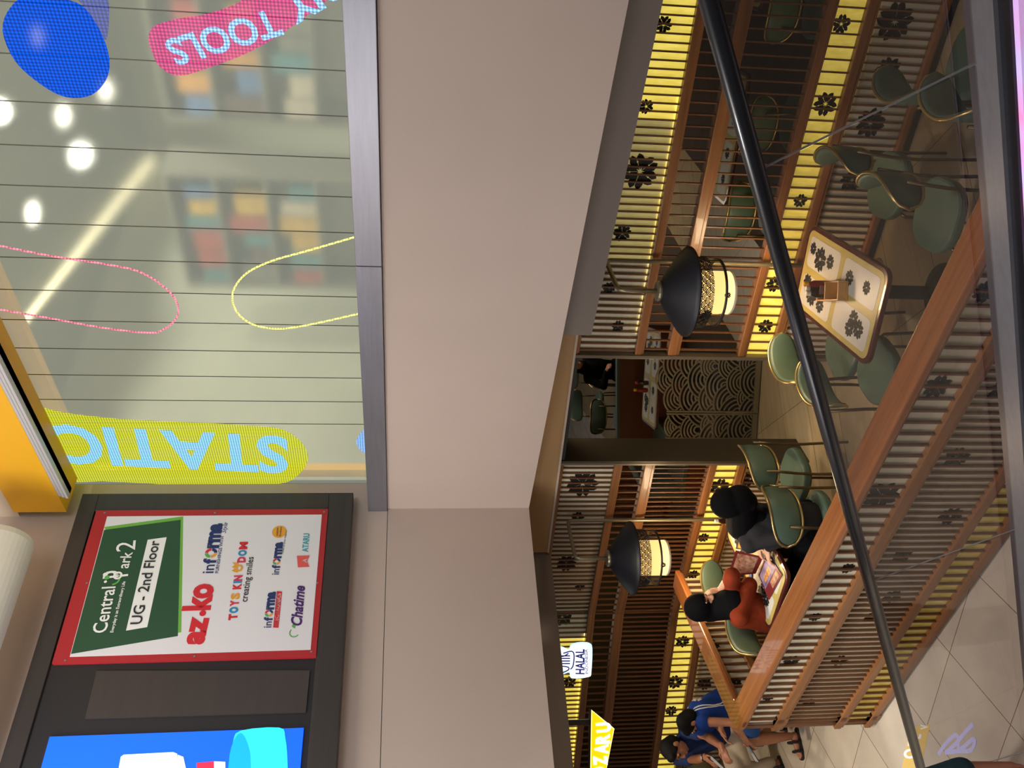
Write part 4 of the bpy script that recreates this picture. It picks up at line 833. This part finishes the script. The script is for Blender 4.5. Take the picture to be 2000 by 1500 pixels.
def head(mb, c, R, s=1, ear=True):
    c = Vector(c); P = lambda x, y, z: c+R @ Vector((x*s, y*s, z*s))
    mb.ell(P(0, -.012, .03), (.076*s, .094*s, .088*s), R=R, seg=20, rg=14); mb.ell(P(0, .022, -.03), (.060*s, .068*s, .085*s), R=R, seg=20, rg=14)
    mb.cap(P(0, .045, -.085), P(0, .062, -.092), .026*s, .018*s)
    mb.cap(P(0, .084, .012), P(0, .102, -.026), .009*s, .013*s, 10); mb.cap(P(-.012, .094, -.03), P(.012, .094, -.03), .009*s, .009*s, 8)
    mb.cap(P(-.045, .072, .03), P(-.014, .086, .026), .010*s, .009*s, 8); mb.cap(P(.045, .072, .03), P(.014, .086, .026), .010*s, .009*s, 8)
    mb.cap(P(-.022, .084, -.058), P(.022, .084, -.058), .008*s, .008*s, 8); mb.cap(P(-.018, .082, -.068), P(.018, .082, -.068), .009*s, .009*s, 8)
    if ear:
        for sx in (-1, 1): mb.ell(P(sx*.076, -.008, .0), (.012*s, .022*s, .034*s), R=R)
def face_parts(e, c, R, s=1):
    c = Vector(c); P = lambda x, y, z: c+R @ Vector((x*s, y*s, z*s)); DK = mat('eye_dark', srgb(30, 22, 20), .2)
    for sx in (-1, 1):
        MB().ell(P(sx*.031, .078, .012), (.013*s, .008*s, .007*s), R=R).build('eye', DK, e, smooth=True); MB().cap(P(sx*.046, .082, .036), P(sx*.016, .090, .038), .004*s, .005*s).build('eyebrow', DK, e, smooth=True)
    MB().cap(P(-.02, .091, -.063), P(.02, .091, -.063), .0045*s, .0045*s).build('lips', mat('lip_red', srgb(150, 78, 70), .4), e, smooth=True)
def hair(e, c, R, m, s=1, full=1.0, name='hair'):
    c = Vector(c); P = lambda x, y, z: c+R @ Vector((x*s, y*s, z*s)); mb = MB()
    mb.ell(P(0, -.022, .046), (.085*s, .100*s, .086*s), R=R, seg=22, rg=14); mb.ell(P(0, -.045, .0), (.080*s, .078*s, .085*s), R=R, seg=20, rg=12); mb.ell(P(0, .045, .085), (.062*s, .042*s, .036*s), R=R)
    for sx in (-1, 1): mb.ell(P(sx*.07, .012, .035), (.013*s, .03*s, .035*s), R=R)
    mb.build(name, m, e, remesh=.008*s)
HAIR = mat('hair_black', srgb(10, 8, 8), .75, spec=.2, noise=((40, 40, 40), .3, None))
def person(name, label, loc, rz, k=1.2):
    o = empty(name, loc, rz, label, 'person'); o.scale = (k, k, k); return o
# --- seated body template; returns joints
def seated(e, o, sk, sleeves, top_m, leg_m, hipz=.54, lean=.10, leanx=0, stature=1.0, hands=None, gaze=(0, 0), feet=None, headpos=None, bare_leg=False, shorts=False, ear=True, top_name='shirt', leg_name='trousers', curl=.6, wide=1.0, spread=.11, girth=1.0):
    s = stature; B = MB(); V = Vector
    pel = V((0, -.02, hipz)); che = V((leanx*.6, -.02+lean*.55, hipz+.27*s)); nck = V((leanx, -.02+lean, hipz+.47*s)); hd = V(headpos) if headpos else nck+V((leanx*.2, .05*s+lean*.25, .16*s))
    R = rotm(gaze[0], gaze[1]); sh = [nck+V((x*.165*s*wide, -.01, -.045*s)) for x in (-1, 1)]
    B.cap(pel, che, .115*s, .125*s); B.cap(che, nck-V((0, 0, .06*s)), .125*s, .10*s); B.cap(sh[0], sh[1], .06*s, .06*s); B.cap(nck-V((0, 0, .05*s)), hd-V((0, .01, .05*s)), .052*s, .048*s); head(B, hd, R, s, ear)
    hips = [pel+V((x*.085*s, .02, -.02)) for x in (-1, 1)]; knees = []; ank = []
    for i, x in enumerate((-1, 1)):
        f = V(feet[i]) if feet else V((x*spread, .40*s, .0)); an = f+V((0, -.06, .085)); kn, an = ik(hips[i], an, .41*s, .42*s, (x*.12, 1, .75)); knees.append(kn); ank.append(an)
        B.cap(hips[i], kn, .085*s, .058*s); B.cap(kn, kn+(an-kn)*.35, .056*s, .056*s); B.cap(kn+(an-kn)*.35, an, .056*s, .036*s)
        fd = V((x*.12, 1, 0)).normalized(); B.cap(an-V((0, 0, .045)), V((an.x, an.y, .03))+fd*.14, .036, .026)
        for q in range(5): B.cap(V((an.x, an.y, .028))+fd*.13+V((fd.y, -fd.x, 0))*(q-2)*.016, V((an.x, an.y, .022))+fd*(.185-.008*abs(q-2))+V((fd.y, -fd.x, 0))*(q-2)*.017, .011, .009, 8)
    els = []; wr = []
    for i, x in enumerate((-1, 1)):
        tgt, dd, nn, pole = hands[i]; el, w = ik(sh[i], tgt, .275*s, .245*s, pole); els.append(el); wr.append(w)
        B.cap(sh[i], el, .047*s, .038*s); B.cap(el, el+(w-el)*.3, .039*s, .040*s); B.cap(el+(w-el)*.3, w, .040*s, .026*s); hand(B, w, dd, nn, -x, curl, s)
    body = B.build('body', sk, e, remesh=.0065, sm=2, label='skin of the head, arms and hands'); face_parts(e, hd, R, s)
    T = MB(); k = .018
    T.cap(pel-V((0, 0, .02)), che, (.125*s+k)*girth, (.13*s+k)*girth); T.cap(che, nck-V((0, 0, .07*s)), (.13*s+k)*girth, .098*s+k)
    for x in (-1, 1): T.cap(che+V((x*.05*wide, 0, -.06)), che+V((x*.07*wide, 0, .10)), .10*girth, .10); T.cap(sh[0], sh[1], .060*s+k*.8, .060*s+k*.8)
    for i in range(2):
        f = sleeves; T.cap(sh[i], sh[i]+(els[i]-sh[i])*min(f*2, 1), (.050 if f >= .9 else .056)*s+k*.7, (.041 if f >= .9 else .056)*s+k*.6)
        if f > .5: T.cap(els[i], els[i]+(wr[i]-els[i])*(f*2-1), .041*s+k*.6, .034*s+k*.5)
    t = T.build(top_name, top_m, e, remesh=.012, sm=5)
    Lg = MB(); Lg.cap(pel, pel+V((0, .05, -.01)), .13*s, .13*s)
    for i in range(2):
        if shorts: Lg.cap(hips[i], hips[i]+(knees[i]-hips[i])*.78, .105*s, .088*s)
        else: Lg.cap(hips[i], knees[i], .102*s, .078*s); Lg.cap(knees[i], ank[i]+V((0, 0, .03)), .078*s, .062*s)
    Lg.build(leg_name, leg_m, e, remesh=.013, sm=5)
    return dict(head=hd, R=R, neck=nck, sh=sh, el=els, wr=wr, kn=knees, an=ank, hips=hips, che=che, pel=pel, shirt=t)
def sandal(e, an, x, m):
    fd = Vector((x*.12, 1, 0)).normalized(); sd = Vector((fd.y, -fd.x, 0)); c = Vector((an.x, an.y, 0))+fd*.055; mb = MB()
    out = [c+fd*a+sd*b for a, b in ((.15, 0), (.14, .035), (.08, .05), (-.05, .036), (-.11, .03), (-.125, 0), (-.11, -.03), (-.05, -.036), (.08, -.05), (.14, -.035))]
    mb.slab([(p.x, p.y) for p in out], 0, .018)
    for a, z in ((.075, .062), (.0, .095)): mb.tube([c+fd*a+sd*.048*cos(q)+Vector((0, 0, .015+z*sin(q))) for q in [pi*i/8 for i in range(9)]], .012, 6)
    mb.build('sandal', m, e)
def shoe(e, an, x, m):
    fd = Vector((x*.12, 1, 0)).normalized(); c = Vector((an.x, an.y, 0)); mb = MB(); mb.cap(c-fd*.02+Vector((0, 0, .045)), c+fd*.15+Vector((0, 0, .036)), .045, .036); mb.build('shoe', m, e, remesh=.012)
def hijab(e, J, m, s=1, back=.02):
    c = J['head']; R = J['R']; P = lambda x, y, z: c+R @ Vector((x*s, y*s, z*s)); mb = MB(); nk = J['neck']
    mb.ell(P(0, -.028, .032), (.098*s, .108*s, .108*s), R=R, seg=22, rg=14); mb.ell(P(0, -.035, -.05), (.092*s, .088*s, .10*s), R=R)
    mb.ell(P(0, .02, -.115), (.072*s, .062*s, .05*s), R=R)
    mb.cap(P(0, -.03, -.06), nk+Vector((0, -.01, -.03)), .088*s, .115*s); mb.cap(nk+Vector((-.09, -.02, -.05)), nk+Vector((.09, -.02, -.05)), .07*s, .07*s); mb.cap(nk+Vector((0, .05, -.03)), J['che']+Vector((0, .13, .06)), .07, .05); mb.cap(nk+Vector((0, -.05, -.04)), J['che']+Vector((0, -.10, .09)), .075, .05)
    mb.build('headscarf', m, e, remesh=.010, sm=4)
BLK = cloth('cloth_black', 5, 5, 7); BLAZ = cloth('cloth_charcoal', 44, 43, 45); RUST = cloth('cloth_rust', 142, 56, 28, .35); NAVY = cloth('cloth_navy', 34, 50, 92, .25); BEIGE = cloth('cloth_beige', 198, 182, 158, .18); ROYAL = cloth('cloth_blue', 34, 66, 146, .2); SHORT = cloth('cloth_short', 48, 84, 146, .2); TEAL = cloth('cloth_teal', 34, 56, 62, .2); BSAND = mat('sandal_black', srgb(26, 24, 24), .6)
# woman in the grey blazer (right of the table, back to the viewer)
rz = fa(-.64, .77); loc = Vector((-1.21, 7.40, .004))
PK_ = 1.2
def inv(p): return (Matrix.Rotation(-rz, 3, 'Z') @ (Vector(p)-loc))/PK_
e = person('person', 'woman in grey blazer and black headscarf, back turned, leaning over an open menu', loc, rz)
hL = inv(atz(1482, 1060, .99)); hR = inv(atz(1499, 1070, .97)); hp = inv(atz(1430, 985, 1.40))
J = seated(e, None, SK1, .95, BLAZ, BLK, lean=.16, leanx=.06, hands=((hR, (-.7, .65, -.1), (0, .1, 1), (-.2, -1, -.7)), (hL, (-.7, .65, -.1), (0, .1, 1), (.3, -.3, -1))), gaze=(.25, .45), headpos=hp, top_name='blazer')
hijab(e, J, BLK, 1.1)
for i, x in enumerate((-1, 1)): shoe(e, J['an'][i], x, BSAND)
# woman in the rust blouse
rz = fa(.84, -.54); loc = Vector((-2.20, 7.90, .004))
e = person('person', 'woman in rust orange blouse and black headscarf, elbows on table, hands at her face', loc, rz)
hp = inv(atz(1376, 1182, 1.42)); w1 = inv(atz(1408, 1156, 1.26)); w2 = inv(atz(1412, 1174, 1.26)); fdir = (hp-w1)
J = seated(e, None, SK1, .50, RUST, BLK, lean=.20, leanx=0, hands=((w1+Vector((-.02, 0, 0)), (.1, -.12, 1), (-.4, .9, .2), (.05, .5, -1)), (w2+Vector((.02, 0, 0)), (-.1, -.12, 1), (.4, .9, .2), (-.05, .5, -1))), gaze=(0, .2), headpos=hp, top_name='blouse', curl=.9, wide=.84)
hijab(e, J, BLK, 1.1)
for i, x in enumerate((-1, 1)): shoe(e, J['an'][i], x, BSAND)
# waiting bench, boy and man
bd = fa(-.66, -.75)
bc = Vector((-3.50, 9.20, 0))
e = empty('waiting_bench', bc, bd, 'pale wooden waiting bench under the man in navy and the boy in blue jersey', 'bench'); e.scale = (1.2, 1.2, 1.2)
MB().box(-.8, .75, -.32, .16, .40, .46).build('seat', mat('bench_wood', srgb(196, 160, 110), .4, noise=((2, 18, 18), .15, None)), e, bevel=.006); MB().box(-.72, .67, -.28, .10, .06, .40).build('base', mat('bench_base', srgb(112, 72, 40), .5), e); MB().box(-.68, .63, -.25, .07, 0, .06).build('plinth', M_dark, e)
rz = fa(-.93, -.36); loc = Vector((-3.33, 8.97, 0))
e = person('person', 'boy in blue sports jersey with white trim bent forward on the bench', loc, rz)
hp = inv(atz(1350, 1410, 1.22)); f1 = inv(atz(1560, 1437, 0)); f1.z = 0; ph = inv(atz(1458, 1448, .72)); ph2 = inv(atz(1410, 1428, .98))
J = seated(e, None, SK2, .0, ROYAL, SHORT, lean=.24, stature=.93, hands=((ph, (.3, .6, -.5), (-.5, .3, .7), (-.8, -.2, -.6)), (ph2, (-.3, .8, -.2), (.4, .3, .8), (.8, -.3, -.6))), gaze=(-.25, .55), headpos=hp, feet=(f1+Vector((0, .06, 0)), f1+Vector((.26, -.12, 0))), shorts=True, top_name='jersey', leg_name='shorts')
hair(e, J['head'], J['R'], HAIR, .95)
for i, x in enumerate((-1, 1)): sandal(e, J['an'][i], x, BSAND)
# white trim and lettering on the jersey
WT = cloth('cloth_white', 226, 224, 220); mb = MB()
from mathutils.bvhtree import BVHTree
sm_ = J['shirt'].data; bv = BVHTree.FromPolygons([v.co.copy() for v in sm_.vertices], [tuple(p.vertices) for p in sm_.polygons])
def onshirt(p, lift=.003):
    q, n_, i_, d_ = bv.find_nearest(Vector(p)); n_ = n_ if (n_.dot(Vector(p)-J['che']) > 0 or True) else -n_; c_ = q-J['che']; return q+(n_ if n_.dot(c_) > 0 else -n_)*lift
nk, ch, pl_ = J['neck'], J['che'], J['pel']; ax = (nk-pl_).normalized(); bk = Vector((0, ax.z, -ax.y)).normalized()*-1
for x in (-1, 1):
    for k in (0, .022):
        pts = [onshirt(nk+ax*(-.03-.40*t)+Vector((x*(.09+.13*min(t*2.2, 1)-k*.3), 0, 0))+bk*(.10*(1-t)+k)) for t in [i/14 for i in range(15)]]; mb.tube(pts, .0055, 6)
pts = [onshirt(nk+Vector((.075*cos(a), 0, 0))+bk*(.075*sin(a)+.02)+ax*.03, .004) for a in [2*pi*i/24 for i in range(24)]]; mb.tube(pts, .007, 6, closed=True)
mb.build('white_trim', WT, J['shirt'], label='white jersey piping')
me = MB(); vs_, fs_ = textmesh('PLAYER', .03); wd = max(v.x for v in vs_)
me.add([onshirt(nk-ax*.17+bk*.2+Vector(((v.x-wd/2)*.27/wd, 0, 0))+ax*v.y*.085, .005) for v in vs_], fs_); me.build('lettering', WT, J['shirt'], label='white jersey word PLAYER')
def phone(p, R, label, es=.08):
    o = empty('phone', p, 0, label, 'phone'); o.scale = (1.2, 1.2, 1.2); o.rotation_euler = R.to_euler(); MB().box(-.036, .036, -.075, .075, -.004, .004).build('body', M_dark, o, bevel=.003); MB().box(-.033, .033, -.071, .071, .004, .0046).build('screen', mat('phone_white', srgb(150, 150, 146), .2, emit=srgb(200, 205, 215), es=es), o)
phone(e.matrix_basis @ (J['wr'][0]+Vector((.02, .10, -.05))), rotm(rz, .5), 'phone held low between the knees by the boy in the blue jersey')
rz = fa(-.55, -.84); loc = Vector((-3.84, 9.42, 0))
e = person('person', 'man in navy t-shirt and beige trousers hunched on the bench looking at a phone', loc, rz)
hp = inv(atz(1318, 1462, 1.32)); f1 = inv(atz(1526, 1490, 0)); f1.z = 0; pw = inv(atz(1416, 1462, .98)); pw2 = inv(atz(1414, 1478, .98))
J = seated(e, None, SK3, .26, NAVY, BEIGE, lean=.20, stature=1.0, hands=((pw, (.4, .7, -.2), (-.4, .3, .8), (-.9, -.2, -.5)), (pw2, (-.3, .8, -.2), (.4, .3, .8), (.9, -.2, -.5))), gaze=(-.15, .5), headpos=hp, feet=(f1+Vector((.26, .10, 0)), f1+Vector((0, .06, 0))), top_name='shirt', wide=1.3, girth=1.15)
hair(e, J['head'], J['R'], HAIR)
for i, x in enumerate((-1, 1)): sandal(e, J['an'][i], x, BSAND)
w = J['wr'][1]; ax = (J['el'][1]-w).normalized(); sd_ = ax.cross(Vector((0, 0, 1))).normalized(); u_ = sd_.cross(ax)
MB().tube([w+ax*.03+sd_*.031*cos(a)+u_*.031*sin(a) for a in [2*pi*i/16 for i in range(16)]], .008, 6, closed=True).build('wristwatch', M_dark, e); MB().ell(w+ax*.03+u_*.034, (.017, .017, .006)).build('watch_face', mat('watch_steel', srgb(220, 220, 220), .2, .6), e)
phone(e.matrix_basis @ ((J['wr'][0]+J['wr'][1])/2+Vector((0, .10, .0))), rotm(rz, .6, .3), 'pale phone held in both hands by the man in navy', .08)
# olive bag on the bench at the frame edge
p = atz(1412, 1497, .47)+Vector((-.10, .10, .0)); e = empty('backpack', (p.x-.05, p.y+.25, .465), bd, 'olive fabric bag on the bench behind the man in navy, at the frame edge', 'bag')
mb = MB(); mb.ell((0, 0, .17), (.17, .11, .17)); mb.ell((0, .05, .12), (.13, .10, .10)); mb.build('bag_body', cloth('cloth_olive', 108, 100, 70, .3), e, remesh=.015); MB().tube([(-.05, -.02, .33), (-.04, 0, .38), (.04, 0, .38), (.05, -.02, .33)], .009, 6).build('handle', BSAND, e)
# person at the left edge, close, only a sleeve and arm in view
rz = 0; loc = Vector((-2.375, 4.45, 0)); e = person('person', 'person in dark teal short sleeved shirt cut off by the frame edge', loc, .3, 1); B = MB(); V = Vector
for x in (-1, 1):
    B.cap((x*.09, 0, .88), (x*.10, .02, .48), .085, .058); B.cap((x*.10, .02, .48), (x*.10, -.02, .09), .056, .036); B.cap((x*.10, -.02, .05), (x*.11, .14, .035), .036, .028)
    B.cap((x*.18, 0, 1.37), (x*.255, -.02, 1.08), .05, .04); B.cap((x*.255, -.02, 1.08), (x*.255, .0, .82), .041, .027); hand(B, (x*.255, .0, .82), (0, .1, -1), (x, 0, 0), -x, .5)
B.cap((0, 0, .9), (0, 0, 1.2), .13, .125); B.cap((0, 0, 1.2), (0, 0, 1.36), .125, .1); B.cap((-.17, 0, 1.38), (.17, 0, 1.38), .06, .06); B.cap((0, 0, 1.4), (0, .02, 1.53), .052, .05); head(B, (0, .03, 1.62), rotm(0, .1)); B.build('body', SK3, e, remesh=.008, sm=2)
T = MB(); T.cap((0, 0, .86), (0, 0, 1.2), .155, .15); T.cap((0, 0, 1.2), (0, 0, 1.34), .15, .12); T.cap((-.17, 0, 1.375), (.17, 0, 1.375), .078, .078)
for x in (-1, 1): T.cap((x*.18, 0, 1.37), (x*.25, -.02, 1.11), .072, .070)
T.build('shirt', TEAL, e, remesh=.011, sm=4)
T = MB()
for x in (-1, 1): T.cap((x*.09, 0, .88), (x*.10, .02, .48), .11, .082); T.cap((x*.10, .02, .48), (x*.10, -.02, .10), .082, .066)
T.build('trousers', BLK, e, remesh=.013); hair(e, (0, .03, 1.62), rotm(0, .1), HAIR, 1.03)
T = MB(); T.cap((0, -.07, 1.60), (0, -.12, 1.34), .10, .08); T.cap((.06, -.06, 1.5), (.10, -.08, 1.34), .06, .04); T.build('long_hair', HAIR, e, remesh=.012)
for x in (-1, 1): shoe(e, V((x*.10, -.02, 0)), x, BSAND)
# customer far inside, dark clothes
p = atz(1175, 722, .9); rz = fa(.3, -1); loc = Vector((p.x, p.y, 0)); e = person('person', 'customer in dark clothes seated far inside, right side of the doorway gap', loc, rz)
J = seated(e, None, SK2, .95, BLK, BLK, hands=((Vector((-.12, .35, .76)), (.2, 1, 0), (0, 0, 1), (-1, 0, -.5)), (Vector((.12, .35, .76)), (-.2, 1, 0), (0, 0, 1), (1, 0, -.5)))); hijab(e, J, BLK); chair(loc.x, loc.y-.02, rz, 'green chair far inside under the customer in dark clothes', 'chairs in the inner dining room')
# ================================================================ projected light by the partition corner, painted as flat floor graphics
def floor_poly(px): return [tuple(atz(x, y, 0).xy) for x, y in px]
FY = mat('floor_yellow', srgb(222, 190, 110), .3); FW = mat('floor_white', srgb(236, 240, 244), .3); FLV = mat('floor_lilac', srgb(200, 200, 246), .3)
fg = empty('projected_sign', (0, 0, 0), 0, 'yellow strip of projected light with white letters OZ, painted flat beside the partition corner', 'floor sign')
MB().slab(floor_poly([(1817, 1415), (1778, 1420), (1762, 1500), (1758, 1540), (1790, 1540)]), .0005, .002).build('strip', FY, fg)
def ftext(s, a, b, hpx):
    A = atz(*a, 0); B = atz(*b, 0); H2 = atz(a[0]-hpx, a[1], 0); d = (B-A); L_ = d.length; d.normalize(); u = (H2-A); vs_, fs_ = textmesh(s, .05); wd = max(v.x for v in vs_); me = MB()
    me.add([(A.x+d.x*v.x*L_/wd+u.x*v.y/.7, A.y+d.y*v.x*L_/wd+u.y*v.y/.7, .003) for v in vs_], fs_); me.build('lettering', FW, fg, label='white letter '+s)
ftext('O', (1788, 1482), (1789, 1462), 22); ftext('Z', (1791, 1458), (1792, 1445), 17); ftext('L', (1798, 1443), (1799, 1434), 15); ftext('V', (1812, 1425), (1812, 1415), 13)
fg2 = empty('projected_logo', (0, 0, 0), 0, 'pale lilac looping line logo of projected light, painted flat on the floor beyond the glass', 'floor sign'); me = MB()
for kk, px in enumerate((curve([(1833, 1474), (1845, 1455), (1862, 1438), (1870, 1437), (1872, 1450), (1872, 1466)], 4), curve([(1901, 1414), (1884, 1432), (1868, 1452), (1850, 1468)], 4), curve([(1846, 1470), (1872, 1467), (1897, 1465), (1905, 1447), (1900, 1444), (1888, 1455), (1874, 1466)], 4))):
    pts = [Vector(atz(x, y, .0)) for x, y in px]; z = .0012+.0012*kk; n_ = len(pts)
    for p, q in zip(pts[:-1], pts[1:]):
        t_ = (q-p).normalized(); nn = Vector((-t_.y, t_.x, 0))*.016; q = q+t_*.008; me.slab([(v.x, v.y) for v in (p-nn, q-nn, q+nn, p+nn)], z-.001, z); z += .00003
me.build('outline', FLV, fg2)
